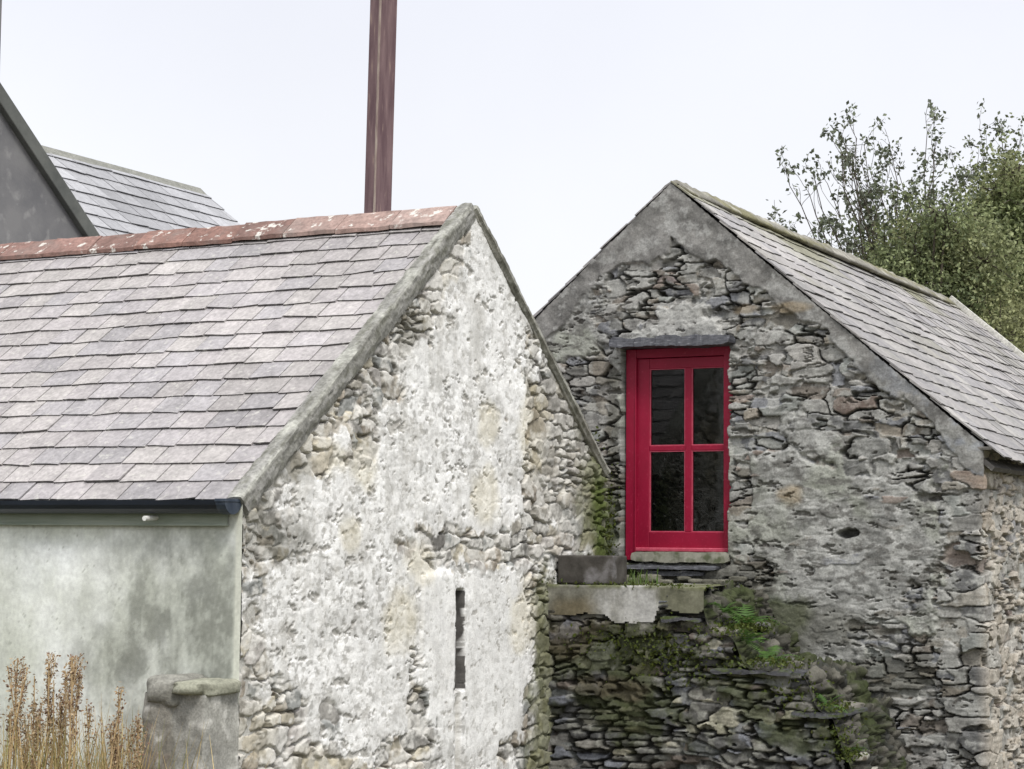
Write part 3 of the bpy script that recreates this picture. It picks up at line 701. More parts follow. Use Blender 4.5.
SLR = math.hypot(RU, RR); dbr = np.array([RU, 0, -RR]) / SLR; dbl = np.array([-RU, 0, -RR]) / SLR
palR = [(.265, .25, .25), (.29, .275, .27), (.245, .235, .238), (.31, .297, .285), (.275, .26, .255), (.26, .25, .245), (.235, .225, .23)]
def mossR(a, b):
    v = float(fbm(np.array([a * 1.1]), np.array([b * 2.2]), 77, 3)[0])
    return max(0., min(1., (.55 - b) * 2.2 + (v - .5) * 3.0)) * .8 if b < .9 else max(0, (v - .62) * 2)
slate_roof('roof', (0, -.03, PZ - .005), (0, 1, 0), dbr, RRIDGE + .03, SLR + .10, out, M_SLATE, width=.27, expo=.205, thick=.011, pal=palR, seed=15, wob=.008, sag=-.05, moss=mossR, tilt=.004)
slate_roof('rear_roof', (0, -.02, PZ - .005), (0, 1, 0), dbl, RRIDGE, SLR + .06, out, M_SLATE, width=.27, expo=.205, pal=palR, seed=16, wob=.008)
def ridgecolR(s, k):
    n1 = fbm(s * 1.6, k * .6, 401, 4); n2 = fbm(s * 6, k * 1.5, 402, 4)
    c = np.array((.21, .20, .175)) * (.7 + .6 * n2)[..., None]
    c = mixc(c, (.165, .155, .075), sstep(.48, .62, n1) * .75)
    c = mixc(c, (.36, .35, .31), sstep(.60, .7, n2) * .7)
    return c
def yp2(lst): return [np.array((x, 0, zz)) for x, zz in lst]
rough_strip('ridge_capping', (0, .02, PZ + .022), (0, RRIDGE, PZ + .022), yp2([(-.13, -.12), (-.12, -.10), (-.07, -.05), (-.02, -.012), (.03, -.012), (.08, -.05), (.13, -.095), (.16, -.13), (.12, -.14), (0, -.06)]),
            M_CEMENT, out, ridgecolR, 411, n=420, amp=.026, fr=5, closed=True)
# far verge: pale batten on the far end of the visible slope
mb = MB(); nrm = np.array([RR, 0, RU]) / SLR
a = np.array((0, RRIDGE + .01, PZ + .01)); 
q0 = a + dbr * .05; q1 = a + dbr * (SLR + .08)
P8 = []
for q in (q0, q1):
    for (yy, hh) in ((0, 0), (.05, 0), (.05, .065), (0, .065)): P8.append(q + np.array((0, yy, 0)) + nrm * hh)
mb.add(P8, [(3, 2, 1, 0), (4, 5, 6, 7), (0, 1, 5, 4), (1, 2, 6, 5), (2, 3, 7, 6), (3, 0, 4, 7)], (.55, .54, .50)); mb.build('verge', M_CEMENT, out, bevel=.004)
# wall plate slates closing the eave above the side wall
mb = MB(); rs = np.random.RandomState(8)
yy = -.02
while yy < 4:
    w = rs.uniform(.25, .45); mb.box((CORN - .10, yy, REZ + .005), (CORN + rs.uniform(.03, .07), yy + w - .01, REZ + .03), np.array((.2, .19, .18)) * rs.uniform(.7, 1.2), .006); yy += w
mb.build('wall_plate_slates', M_WALL, out)

# lintel slate, sill and slabs under it
def slab(name, x0, x1, y0, y1, z0, z1, mat, parent, seed, amp=.012, nx=40, ny=4, nz=4, ends=.02, tiltx=0.):
    """rough split slab: subdivided box with noisy sides and ragged ends"""
    mb = MB(); rs = np.random.RandomState(seed)
    xs = np.linspace(x0, x1, nx)
    top = [(y0, 0), (y0 + .006, .55), (y0 + .012, 1), ((y0 + y1) / 2, 1), (y1, 1), (y1, 0), ((y0 + y1) / 2, 0)]
    m = len(top); V = []
    for i, x in enumerate(xs):
        t = (x - x0) / (x1 - x0)
        nA = (float(fbm(np.array([x * 7.]), np.array([seed * 1.3]), seed, 4)[0]) - .5) * 2 * amp
        nB = (float(fbm(np.array([x * 5.]), np.array([seed * 2.3 + 4]), seed + 1, 4)[0]) - .5) * 2 * amp
        nC = (float(fbm(np.array([x * 6.]), np.array([seed * 3.3 + 7]), seed + 2, 4)[0]) - .5) * 2 * amp
        taper = 1 - .35 * max(0, 1 - min(t, 1 - t) / .04) 
        for k, (yy, f) in enumerate(top):
            zz = z0 + (z1 - z0) * f
            zz += (nB if f < .3 else nA) * .8 + tiltx * t
            zz = (z0 + z1) / 2 + tiltx * t * 0 + (zz - (z0 + z1) / 2) * taper
            dyv = nC * 1.6 if k < 3 else 0
            V.append((x + rs.normal(0, .003), yy + dyv + rs.normal(0, .0015), zz + rs.normal(0, .0012)))
    F = [(i * m + k, i * m + (k + 1) % m, (i + 1) * m + (k + 1) % m, (i + 1) * m + k) for i in range(nx - 1) for k in range(m)]
    F += [tuple(range(m))[::-1], tuple((nx - 1) * m + k for k in range(m))]
    mb.add(V, F, (.3, .3, .28))
    return mb.build(name, mat, parent)
slab('lintel', -.50, .545, -.13, .16, 3.70, 3.782, M_LINTEL, out, 5, amp=.030, tiltx=-.006, nx=70)
slab('sill', -.345, .50, -.03, .15, 1.962, 2.043, M_SILL, out, 6, amp=.012)
slab('sill_slate', -.40, .42, -.10, .12, 1.905, 1.938, M_LINTEL, out, 7, amp=.008)
slab('sill_slate', -.20, .30, -.07, .10, 1.855, 1.89, M_LINTEL, out, 9, amp=.010)

# red window: outer frame, casement, four panes
win = MB()
wy = .075
win.box((-.462, wy - .015, 1.975), (-.372, wy + .07, 3.70)); win.box((.395, wy - .015, 2.03), (.475, wy + .07, 3.70)); win.box((-.380, wy - .026, 2.04), (-.366, wy + .01, 3.62)); win.box((-.372, wy - .010, 3.625), (.395, wy + .07, 3.70))
window = win.build('window', M_RED, out, bevel=.004)
window.location = (.03, 0, 0)
window['label'] = 'red painted four pane window under a slate lintel'
cs = MB(); cy = wy + .004
gx0, gx1, gm0, gm1 = -.262, .398, .052, .108; gz0, gz1, gzm0, gzm1 = 2.205, 3.535, 2.862, 2.905
cs.box((-.372, cy, 2.06), (gx0, cy + .05, 3.62)); cs.box((gx1, cy, 2.06), (.44, cy + .05, 3.62))
cs.box((gx0, cy + .001, gz1), (gx1, cy + .05, 3.62)); cs.box((gx0, cy + .001, 2.075), (gx1, cy + .05, gz0))
cs.box((gm0, cy + .004, gz0), (gm1, cy + .046, gz1)); cs.box((gx0, cy + .006, gzm0), (gm0, cy + .044, gzm1)); cs.box((gm1, cy + .006, gzm0), (gx1, cy + .044, gzm1))
casement = cs.build('casement', M_RED, window, bevel=.005)
wb = MB(); wb.box((-.37, cy - .03, 2.045), (.44, cy + .02, 2.078)); wb.build('weather_bar', M_REDLIP, window, bevel=.008)
lip = MB()    # worn glazing beads round each pane
for (xa, xb) in ((gx0, gm0), (gm1, gx1)):
    for (za, zb) in ((gz0, gzm0), (gzm1, gz1)):
        t = .007; yb0, yb1 = cy + .010, cy + .026
        lip.box((xa, yb0, za), (xa + t, yb1, zb)); lip.box((xb - t, yb0, za), (xb, yb1, zb)); lip.box((xa + t, yb0, za), (xb - t, yb1, za + t)); lip.box((xa + t, yb0, zb - t), (xb - t, yb1, zb))
lip.build('glazing_bead', M_REDLIP, window)
for (xa, xb) in ((gx0, gm0), (gm1, gx1)):
    for (za, zb) in ((gz0, gzm0), (gzm1, gz1)):
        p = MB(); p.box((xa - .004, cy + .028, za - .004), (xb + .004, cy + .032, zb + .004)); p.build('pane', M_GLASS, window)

# ================================================================== STONE STAIR
st = empty('stone_stair', AP + g2 * .9 - r2 * .7, BE)
tag(st, 'ruined mossy stone stair with a concrete landing below the red window', 'stair')
ox, oy = .9, -.7      # local offset of the stair's origin in the outbuilding's frame
SX0, SX1, SY = -.425, 2.46, -1.35
STEPS = [(-.43, .84, 1.795), (.84, 1.12, 1.50), (1.12, 1.66, 1.245), (1.66, 1.86, .97), (1.86, 1.98, .66), (1.98, 2.08, .36)]
def top_of(s):
    t = np.full(s.shape, .0)
    for a, b, zz in STEPS: t = np.where((s >= a) & (s < b), zz, t)
    return t
def stair_top_z(S, D):
    n = (fbm(S * 5, D * 5, 610, 4) - .5) * .22
    z = np.zeros(S.shape); q = S + n
    for (a, b, zz), (a2, b2, z2) in zip(STEPS, STEPS[1:] + [(2.08, 9, .02)]):
        z = np.where((q >= a) & (q < b), zz + (z2 - zz) * sstep(b - .11, b, q), z)
    z = np.where(q < STEPS[0][0], STEPS[0][2], z); z = np.where(q >= 2.08, .02, z)
    return z + (fbm(S * 8, D * 8, 611, 4) - .5) * .05 - .03
def stair_top():
    pts = [(.62, 1.775), (.80, 1.74)]
    for (x0, x1, zz), (y0, y1, z2) in zip(STEPS[1:], STEPS[2:] + [(2.08, 9, .0)]):
        pts += [(x0 + .03, zz - .02), (x1 - .07, zz - .05), (x1 + .0, z2 + .04)]
    pts = np.array(pts); seg = np.hypot(*np.diff(pts, axis=0).T); acc = np.concatenate([[0], np.cumsum(seg)])
    t = np.arange(0, acc[-1], .012); px_ = np.interp(t, acc, pts[:, 0]); pz_ = np.interp(t, acc, pts[:, 1])
    ker = np.ones(9) / 9; sx_ = np.convolve(np.pad(px_, 4, 'edge'), ker, 'valid'); sz_ = np.convolve(np.pad(pz_, 4, 'edge'), ker, 'valid')
    tx = np.gradient(sx_); tz = np.gradient(sz_); ln = np.hypot(tx, tz) + 1e-9; nx = -tz / ln; nz = tx / ln
    d = np.arange(-.02, 1.30, .014); T, D = np.meshgrid(t, d); K = np.meshgrid(np.arange(len(t)), d)[0]
    edge, ci, cj, dx, dy, sel = rubble_fields(D * 1. + 20, T, 651, sx=.17, sz=.075, sx2=.12, sz2=.045)
    id1 = hsh(ci, cj, 661); rnd = sstep(0, .010, edge)
    lowf = fbm(T * 3.2, D * 3.2, 665, 4) - .5; rough = fbm(T * 13, D * 13, 666, 5, .6) - .5
    dis = rnd * (id1 * .075) - .03 + lowf * .16 + rough * .04
    dis = dis * sstep(-.03, .10, D)
    c = np.array([(.105, .10, .085), (.14, .13, .115), (.075, .075, .07), (.18, .17, .145)])[(hsh(ci, cj, 662) * 4).astype(int) % 4] * (1 + (fbm(T * 14, D * 14, 663, 5) - .5) * 1.3)[..., None]
    mo = np.clip(sstep(.46, .62, fbm(T * 4, D * 4, 664, 5)) * .75 + .1 * nz[K], 0, .85)
    c = mixc(c, (.06, .078, .022), mo)
    c = mixc(c, (.025, .025, .018), (1 - rnd) * .8)
    c = c * .62
    P = np.stack([sx_[K] + nx[K] * dis - ox, SY + .012 + D - oy, sz_[K] + nz[K] * dis], -1)
    return link('broken_steps', grid_mesh('broken_steps', P, c, T > -1), M_WALL, st)
def stair_face():
    h = .0085
    s = np.arange(SX0, SX1, h); z = np.arange(0, 1.80, h)
    S, Z = np.meshgrid(s, z)
    edge, ci, cj, dx, dy, sel = rubble_fields(S + 20, Z, 501, sx=.24, sz=.095, sx2=.22, sz2=.05, thr=.5, warp=.8)
    id1 = hsh(ci, cj, 561); id2 = hsh(ci, cj, 562); id3 = hsh(ci, cj, 563); id4 = hsh(ci, cj, 564)
    fine = fbm(S * 24, Z * 24, 571, 4) - .5; mid = fbm(S * 5, Z * 5, 572, 4) - .5; strat = fbm(S * 5, Z * 45, 574, 3) - .5
    rough = fbm(S * 9, Z * 13, 575, 5, .62) - .5
    gapn = fbm(S * 3.5, Z * 5, 578, 4); deep = .02 + .075 * sstep(.36, .62, gapn)
    rnd = sstep(0, .008, edge)
    H = -deep + rnd * (deep + (id1 - .5) * .06) + rnd * (dx * (id2 - .5) * .04 + dy * (id4 - .5) * .03) + fine * .010 + strat * .014 + rough * .014 + mid * .03
    H = np.where((hsh(ci, cj, 565) > .93) & (edge > .003), H - .05, H)
    # landing slab face stands proud: recess beneath it on the right
    rec = sstep(.0, .04, Z - 1.44) * (S > .55); H = H - rec * .08
    bn = fbm(S * 4, Z * 4, 576, 4) - .5; bn2 = fbm(S * 12, Z * 12, 577, 4) - .5
    scol = np.array([(.125, .123, .115), (.10, .099, .097), (.15, .147, .138), (.075, .075, .076), (.135, .115, .10), (.185, .178, .16), (.115, .12, .116)])[(id3 * 7).astype(int) % 7] * (.75 + .5 * id2)[..., None]
    scol = mixc(scol, (.44, .42, .33), ((hsh(ci, cj, 566) > .86) & (edge > .003)) * (.65 + .3 * id1))
    scol = mixc(scol, (.19, .20, .235), ((hsh(ci, cj, 567) > .86) & (edge > .003)) * .7)
    scol = scol * (1 + (fbm(S * 14, Z * 22, 581, 5, .62) - .5) * 1.4)[..., None]
    scol = mixc(scol, (.36, .36, .32), sstep(.56, .66, fbm(S * 9, Z * 9, 582, 5)) * .5)
    scol = mixc(scol, (.035, .033, .026), (1 - sstep(.001, .008, edge)) * .8 * sstep(.3, .55, gapn))
    moss = sstep(-.05, .5, blob(S, Z, [(.2, 1.3, 1.2, .35), (.1, .95, .9, .35), (1.0, 1.2, .5, .2), (1.55, .9, .5, .35), (2.0, .8, .4, .4)]) + bn * 1.5 - .15 + (fbm(S * 8, Z * 8, 583, 4) - .5) * 1.2)
    scol = mixc(scol, (.062, .074, .022), moss * .70)
    br = sstep(.1, .6, blob(S, Z, [(-.25, 1.45, .3, .25), (.05, 1.05, .5, .12)]) + bn); scol = mixc(scol, (.12, .09, .065), br * .5)
    scol = scol * .76
    P = np.stack([S - ox, np.full(S.shape, SY - oy) - H, Z], -1)
    keep = Z < stair_top_z(S, Z * 0) - .004
    return link('rubble_face', grid_mesh('rubble_face', P, scol, keep), M_WALL, st)
stair_face(); stair_top()
mb = MB()
mb.box((SX0 + .001 - ox, SY + .14 - oy, 0), (.84 - ox, -.07 - oy, 1.70), (.13, .125, .10))
mb.build('core', M_WALL, st)
def landing():
    h = .012
    s = np.arange(SX0 + .005, .845, h); z = np.arange(1.50, 1.795, h)
    # wrap: front face then top
    nz_ = len(z); d_ = np.arange(0, 1.28, .03)
    prof = [(SY - .035, zz) for zz in z] + [(SY - .03 + dd, 1.797) for dd in d_]
    S, K = np.meshgrid(s, np.arange(len(prof)))
    Yp = np.array([p[0] for p in prof])[K]; Zp = np.array([p[1] for p in prof])[K]
    n1 = fbm(S * 3, K * .03, 601, 4); n2 = fbm(S * 12, K * .12, 602, 4); n3 = fbm(S * 8, K * .02, 603, 3)
    stv = fbm(S * 16, Zp * 1.5, 605, 4)
    c = np.array((.19, .185, .155)) * (.55 + .9 * n2)[..., None] * (.7 + .6 * stv)[..., None]
    white = sstep(-.1, .5, blob(S, Zp, [(.22, 1.66, .30, .22), (.38, 1.60, .2, .16)]) + (n1 - .5) * 1.0 + (n2 - .5) * .7)
    c = mixc(c, (.46, .455, .45), white * .75 * (.5 + .5 * sstep(.3, .6, stv)))
    brn = sstep(0, .5, blob(S, Zp, [(-.25, 1.6, .28, .2)]) + (n1 - .5)); c = mixc(c, (.13, .105, .06), brn * .75)
    dkr = sstep(.46, .50, S + (n1 - .5) * .02) ; c = mixc(c, (.13, .13, .085), dkr * .75)
    c = mixc(c, (.10, .11, .045), sstep(1.76, 1.79, Zp) * sstep(.35, .6, n3) * .8)
    low = 1.53 + .10 * sstep(.44, .50, S) + .05 * sstep(.12, .02, S) + (n1 - .5) * .09 + (n2 - .5) * .03
    keep = (Zp > low) & (S < .845 - .25 * np.clip((Yp - SY) / 1.3, 0, 1) + (n1 - .5) * .06)
    Yp = Yp - (n2 - .5) * .012 - np.where(S > .47, -.03, 0)
    P = np.stack([S - ox, Yp - oy, Zp + np.where(K >= nz_, (n1 - .5) * .02, 0)], -1)
    return link('landing', grid_mesh('landing', P, c, keep), M_LAND, st)
landing()
# slate treads of the flight
for i, (x0, x1, y0, y1, z0, z1) in enumerate([(.90, 1.58, -1.378, -.80, 1.185, 1.222), (1.50, 1.84, -1.378, -.7, .905, .94), (.50, .80, -1.37, -.9, 1.545, 1.578)]):
    slab('tread', x0 - ox, x1 - ox, y0 - oy, y1 - oy, z0, z1, M_TREAD, st, 20 + i, amp=.026, ends=.05)
# loose rubble on the flight where the steps have broken
def stone_mesh(rs, sx, sy, sz):
    import bmesh
    bm = bmesh.new(); bmesh.ops.create_icosphere(bm, subdivisions=3, radius=1)
    off = rs.uniform(0, 50, 3)
    for v in bm.verts:
        c = v.co.copy()
        q = Vector((math.copysign(abs(c.x) ** .55, c.x), math.copysign(abs(c.y) ** .55, c.y), math.copysign(abs(c.z) ** .5, c.z)))
        n = float(fbm(np.array([c.x * 1.7 + off[0]]), np.array([c.y * 1.7 + c.z * 2.3 + off[1]]), 7, 3)[0]) - .5
        q = q * (1 + n * .45); v.co = Vector((q.x * sx, q.y * sy, q.z * sz))
    V = [tuple(v.co) for v in bm.verts]; F = [tuple(v.index for v in f.verts) for f in bm.faces]; bm.free()
    return np.array(V), F
def put_stone(mb, rs, c, size, col, rz=0):
    V, F = stone_mesh(rs, *size); a = math.cos(rz); b = math.sin(rz)
    V = np.stack([V[:, 0] * a - V[:, 1] * b, V[:, 0] * b + V[:, 1] * a, V[:, 2]], -1) + np.array(c)
    mb.add(V, F, np.asarray(col))
rs = np.random.RandomState(31)
for k in range(16):
    x = rs.uniform(.86, 1.95); dd = rs.uniform(.03, .9)
    t = float(stair_top_z(np.array([x]), np.array([dd]))[0]); sx = rs.uniform(.045, .10)
    cc = np.array([(.16, .15, .13), (.20, .19, .17), (.12, .12, .11), (.30, .29, .25), (.15, .13, .10)][rs.randint(5)])
    mb = MB(); put_stone(mb, rs, (x - ox, SY + dd - oy, t + .01), (sx, sx * rs.uniform(.6, 1), sx * rs.uniform(.3, .5)), cc, rs.uniform(0, 3)); mb.build('loose_stone', M_WALL, st, smooth=True)
for k in range(9):     # rubble under the sill at the back of the landing
    x = -.38 + k * .125 + rs.uniform(-.03, .03); sx = rs.uniform(.06, .11)
    mb = MB(); put_stone(mb, rs, (x - ox, rs.uniform(-.12, -.05) - oy, 1.80 + rs.uniform(.0, .04)), (sx, sx * .7, sx * .32), np.array((.14, .135, .11)) * rs.uniform(.7, 1.3), rs.uniform(-.3, .3)); mb.build('loose_stone', M_WALL, st, smooth=True)
# concrete block standing on the landing
blk = MB(); rs = np.random.RandomState(5)
V, F = stone_mesh(rs, 1, 1, 1)
me_ = MB(); me_.box((-.22, -.14, 0), (.235, .14, .215))
cb = me_.build('concrete_block', noise_mat('dark_stained_block', (.035, .031, .027), (.085, .078, .07), 9, rough=.92, bump=.6, bscale=50, c3=(.25, .24, .25), s3=4, lo3=.58, hi3=.70), None, bevel=.012)
bx = AP + g2 * -.175 + r2 * -1.13; cb.location = (bx[0], bx[1], 1.80); cb.rotation_euler = (0, 0, BE + R(1.5))
tag(cb, 'dark stained concrete block lying on the stair landing beside the red window', 'block')

# ================================================================== PIER by the front wall
pier = empty('stone_pier', A + r * .145 - g * .15, AL)
tag(pier, 'low cement faced stone pier with slab caps against the pale rendered wall', 'pier')
def pier_body():
    # rounded box, perimeter heightfield: front face (local -X), right end face (-Y), left end face (+Y)
    h = .011
    x0, x1, ya, yb = -.19, .14, -.165, .215
    per = [(x1, ya), (x0, ya), (x0, yb), (x1, yb)]
    seg = [x1 - x0, yb - ya, x1 - x0]; tot = sum(seg)
    t = np.arange(0, tot, h); z = np.arange(0, 1.25, h); T, Z = np.meshgrid(t, z)
    n1 = fbm(T * 4, Z * 4, 701, 4) - .5; n2 = fbm(T * 14, Z * 14, 702, 4) - .5
    q1 = T < seg[0]; q3 = T > seg[0] + seg[1]
    X = np.where(q1, x1 - T, np.where(q3, x0 + (T - seg[0] - seg[1]), x0)); Y = np.where(q1, ya, np.where(q3, yb, ya + (T - seg[0])))
    NX = np.where(q1 | q3, 0., -1.); NY = np.where(q1, -1., np.where(q3, 1., 0.))
    split = sstep(-.01, .01, Y - .05 + n1 * .05)          # left part rougher, old masonry
    H = n1 * .03 + n2 * .012 + split * (.025 + n1 * .06)
    c = np.array((.30, .295, .27)) * (1 + n1 * .6 + n2 * .6)[..., None]
    c = mixc(c, (.20, .185, .16), split * .6)
    c = mixc(c, (.50, .49, .46), sstep(.1, .22, n2 + n1 * .5) * .7)
    c = mixc(c, (.30, .22, .18), sstep(.06, .2, fbm(T * 7, Z * 7, 704, 4) - .5) * split * .7)
    c = mixc(c, (.13, .12, .10), sstep(0, .5, blob(Y, Z, [(.06, .95, .06, .30), (.2, .8, .1, .3)]) + n1 * 1.5) * .7)
    P = np.stack([X + NX * H, Y + NY * H, Z], -1)
    link('body', grid_mesh('body', P, c, T > -1, flip=True), M_WALL, pier)
pier_body()
rs = np.random.RandomState(12)
mb = MB(); put_stone(mb, rs, (-.04, .125, 1.25), (.20, .115, .085), (.23, .225, .20), .1); mb.build('cap_stone', M_CEMENT, pier, smooth=True)
mb = MB(); put_stone(mb, rs, (-.045, -.075, 1.275), (.205, .125, .042), (.26, .26, .205), -.05); mb.build('cap_slab', M_CEMENT, pier, smooth=True)

# ================================================================== FARMHOUSE behind (grey gable), REAR WING, POST
FU, FZ, FR = 4.05, 6.48, 6.0          # apex u, z; gable plane r
fh = empty('grey_farmhouse', A + g * FU + r * FR, AL)
tag(fh, 'dark grey rendered gable end of a house, dark verge, partly cut off at far left', 'house')
hw = 3.2; pt_ = .83
mb = MB(); V = []
for y in (0, 7.):
    V += [(-hw, y, 0), (hw, y, 0), (hw, y, FZ - hw * pt_), (0, y, FZ), (-hw, y, FZ - hw * pt_)]
mb.add(V, [(0, 1, 2, 3, 4), (9, 8, 7, 6, 5), (0, 4, 9, 5), (1, 6, 7, 2)], (.15, .15, .15)); mb.build('gable_wall', M_GREYREND, fh)
sl = hw * math.hypot(1, pt_); ddr = np.array([1, 0, -pt_]) / math.hypot(1, pt_); ddl = np.array([-1, 0, -pt_]) / math.hypot(1, pt_)
palF = [(.30, .31, .335), (.33, .335, .355), (.28, .29, .315)]
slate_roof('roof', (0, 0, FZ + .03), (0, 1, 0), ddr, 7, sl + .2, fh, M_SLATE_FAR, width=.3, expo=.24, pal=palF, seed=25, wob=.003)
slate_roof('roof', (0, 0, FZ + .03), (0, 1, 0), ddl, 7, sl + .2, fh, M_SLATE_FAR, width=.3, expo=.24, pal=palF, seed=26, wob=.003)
nf = np.array([pt_, 0, 1]) / math.hypot(1, pt_); nf2 = nf * np.array([-1, 1, 1])
for dd, nn in ((ddr, nf), (ddl, nf2)):
    P8 = []
    for q in (np.array((0, 0, FZ + .0)), np.array((0, 0, FZ + .0)) + dd * (sl + .2)):
        for yy, hh in ((-.07, -.07), (.12, -.07), (.12, .075), (-.07, .075)): P8.append(q + np.array((0, yy, 0)) + nn * hh)
    m_ = MB(); m_.add(P8, [(3, 2, 1, 0), (4, 5, 6, 7), (0, 1, 5, 4), (1, 2, 6, 5), (2, 3, 7, 6), (3, 0, 4, 7)], (.2, .2, .19)); m_.build('verge', M_GREYVERGE, fh, bevel=.01)
mb = MB(); mb.box((-.55, .01, FZ - .7), (.37, .62, FZ + 1.7)); mb.box((-.62, -.06, FZ + 1.7), (.44, .70, FZ + 1.85)); ch = mb.build('chimney', M_GREYREND, fh)
for xx in (-.42, -.0):
    m_ = MB(); m_.tube([(xx, .3, FZ + 1.84), (xx, .3, FZ + 2.25)], .12, n=14); m_.build('chimney_pot', M_RUST, ch)

WR, WZ, WU0, WU1 = 8.0, 6.41, 5.4, 10.15
wg = empty('slate_roofed_house', A + g * WU0 + r * WR, AL)
tag(wg, 'house with blue grey slate roof seen between the dark gable and the red ridge tiles', 'house')
# ridge runs along local X; the visible slope falls towards -Y
wl = WU1 - WU0; wh = 1.9; wp = .80
mb = MB(); V = []
for x in (-.0, wl): V += [(x, -wh, 0), (x, wh, 0), (x, wh, WZ - wh * wp), (x, 0, WZ - .02), (x, -wh, WZ - wh * wp)]
mb.add(V, [(4, 3, 2, 1, 0), (5, 6, 7, 8, 9), (0, 5, 9, 4), (1, 2, 7, 6)], (.2, .2, .2)); mb.build('wall', M_GREYREND, wg)
dn = np.array([0, -1, -wp]) / math.hypot(1, wp); up_ = np.array([0, 1, -wp]) / math.hypot(1, wp)
palW = [(.285, .285, .30), (.30, .30, .315), (.27, .27, .285)]
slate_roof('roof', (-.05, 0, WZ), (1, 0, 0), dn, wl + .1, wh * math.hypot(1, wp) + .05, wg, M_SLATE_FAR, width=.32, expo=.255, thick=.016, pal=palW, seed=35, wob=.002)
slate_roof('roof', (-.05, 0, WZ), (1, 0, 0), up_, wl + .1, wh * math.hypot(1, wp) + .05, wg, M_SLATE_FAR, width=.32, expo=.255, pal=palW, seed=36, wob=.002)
mb = MB(); mb.add([(-.05, -.14, WZ - .075), (-.05, 0, WZ + .05), (-.05, .14, WZ - .075), (wl + .03, -.14, WZ - .075), (wl + .03, 0, WZ + .05), (wl + .03, .14, WZ - .075)],
                  [(0, 3, 4, 1), (1, 4, 5, 2), (0, 1, 2), (5, 4, 3), (0, 2, 5, 3)], (.20, .20, .18)); mb.build('ridge_tiles', M_CEMENT, wg)

pb = A + g * 5.6 + r * 2.575
post = empty('rusty_steel_post', pb, AL + R(-12))
tag(post, 'tall rusty brown steel post rising behind the red ridge tiles against the sky', 'post')
tl = R(1.15)
mb = MB()
hx, hy, HT = .112, .066, 8.2
def lean(x, y, zz): return (x, y - math.tan(tl) * (zz - 5.), zz)
def prism(mb, x0, x1, y0, y1):
    V = [lean(x, y, zz) for zz in (0, HT) for x, y in ((x0, y0), (x1, y0), (x1, y1), (x0, y1))]
    mb.add(V, [(3, 2, 1, 0), (4, 5, 6, 7), (0, 1, 5, 4), (1, 2, 6, 5), (2, 3, 7, 6), (3, 0, 4, 7)])
prism(mb, -hx, hx, -hy, hy)
mb.build('shaft', M_RUST, post, bevel=.008)
mb = MB(); prism(mb, -hx - .004, -hx + .010, -hy - .004, -hy + .012); mb.build('edge_bead', M_RUSTEDGE, post)

# ================================================================== GROUND
def ground():
    n = 60
    x = np.linspace(-1, 1, n); x = np.sign(x) * (np.abs(x) ** 2.5) * 400
    X, Y = np.meshgrid(x, x + 12)
    Zg = (fbm(X * .15, Y * .15, 900, 3) - .5) * .08 * (np.hypot(X, Y - 12) > 10)
    P = np.stack([X, Y, Zg - .005], -1)
    o = link('ground', grid_mesh('ground', P, np.full(P.shape, .1), X < 1e9), M_EARTH); tag(o, kind='structure')
ground()

# ================================================================== TREES
def leaves_mesh(name, P, size, cols, rs, aspect=.5, up=.3, parent=None, mat=None):
    """folded four-point leaves at points P"""
    n = len(P); P = np.asarray(P)
    d = rs.normal(0, 1, (n, 3)); d[:, 2] -= up; d /= np.linalg.norm(d, axis=1)[:, None]
    q = rs.normal(0, 1, (n, 3)); s = np.cross(d, q); s /= np.linalg.norm(s, axis=1)[:, None] + 1e-9
    nn = np.cross(d, s)
    L = size * rs.uniform(.6, 1.3, n)[:, None]; Wd = L * aspect
    v0 = P; v1 = P + d * L * .5 + s * Wd * .5 + nn * L * .08; v2 = P + d * L; v3 = P + d * L * .5 - s * Wd * .5 + nn * L * .08
    V = np.stack([v0, v1, v2, v3], 1).reshape(-1, 3); F = np.arange(n * 4).reshape(n, 4)
    C = np.repeat(cols, 4, 0)
    return link(name, np_mesh(name, V, F, C, smooth=False), mat or M_LEAF, parent)

def branch(rs, p, d, length, rad, depth, segs, tips, spread=.7, upw=.25, minr=.004, kids=(3, 5), wig=.18):
    n = 6; pts = [p]; dd = d / np.linalg.norm(d)
    for k in range(n):
        dd = dd + rs.normal(0, wig, 3) * .5 + np.array((0, 0, upw * .12)); dd /= np.linalg.norm(dd)
        pts.append(pts[-1] + dd * length / n)
    pts = np.array(pts); rr = np.linspace(rad, max(rad * .45, minr), n + 1)
    segs.append((pts, rr))
    if depth == 0:
        for k in range(2, n + 1): tips.append((pts[k], dd))
        return
    for c in range(rs.randint(*kids)):
        t = rs.randint(2, n + 1); nd = dd + rs.normal(0, spread, 3); nd[2] += upw
        branch(rs, pts[t], nd, length * rs.uniform(.5, .75), rr[t] * .6, depth - 1, segs, tips, spread, upw, minr, kids, wig)

def trunk_obj(segs, parent, name='trunk', n=6):
    mb = MB()
    for pts, rr in segs: mb.tube(pts, rr, n=n, cap=False)
    return mb.build(name, M_BARK, parent, smooth=True)

# sparse tree: thin upright limbs, dark small leaf clumps
def px(x, y, Y):   # point at depth Y on the ray, used only to lay out where the trees stand
    f = 1963.; a, b = x - 512, y - 384.5; cr, sr = math.cos(R(.51)), math.sin(R(.51)); u = cr * a + sr * b; v = -sr * a + cr * b
    c, s = math.cos(R(4.63)), math.sin(R(4.63)); d = np.array([u / f, c + v / f * s, s - v / f * c]); return np.array([0, 0, CZ]) + d * Y / d[1]

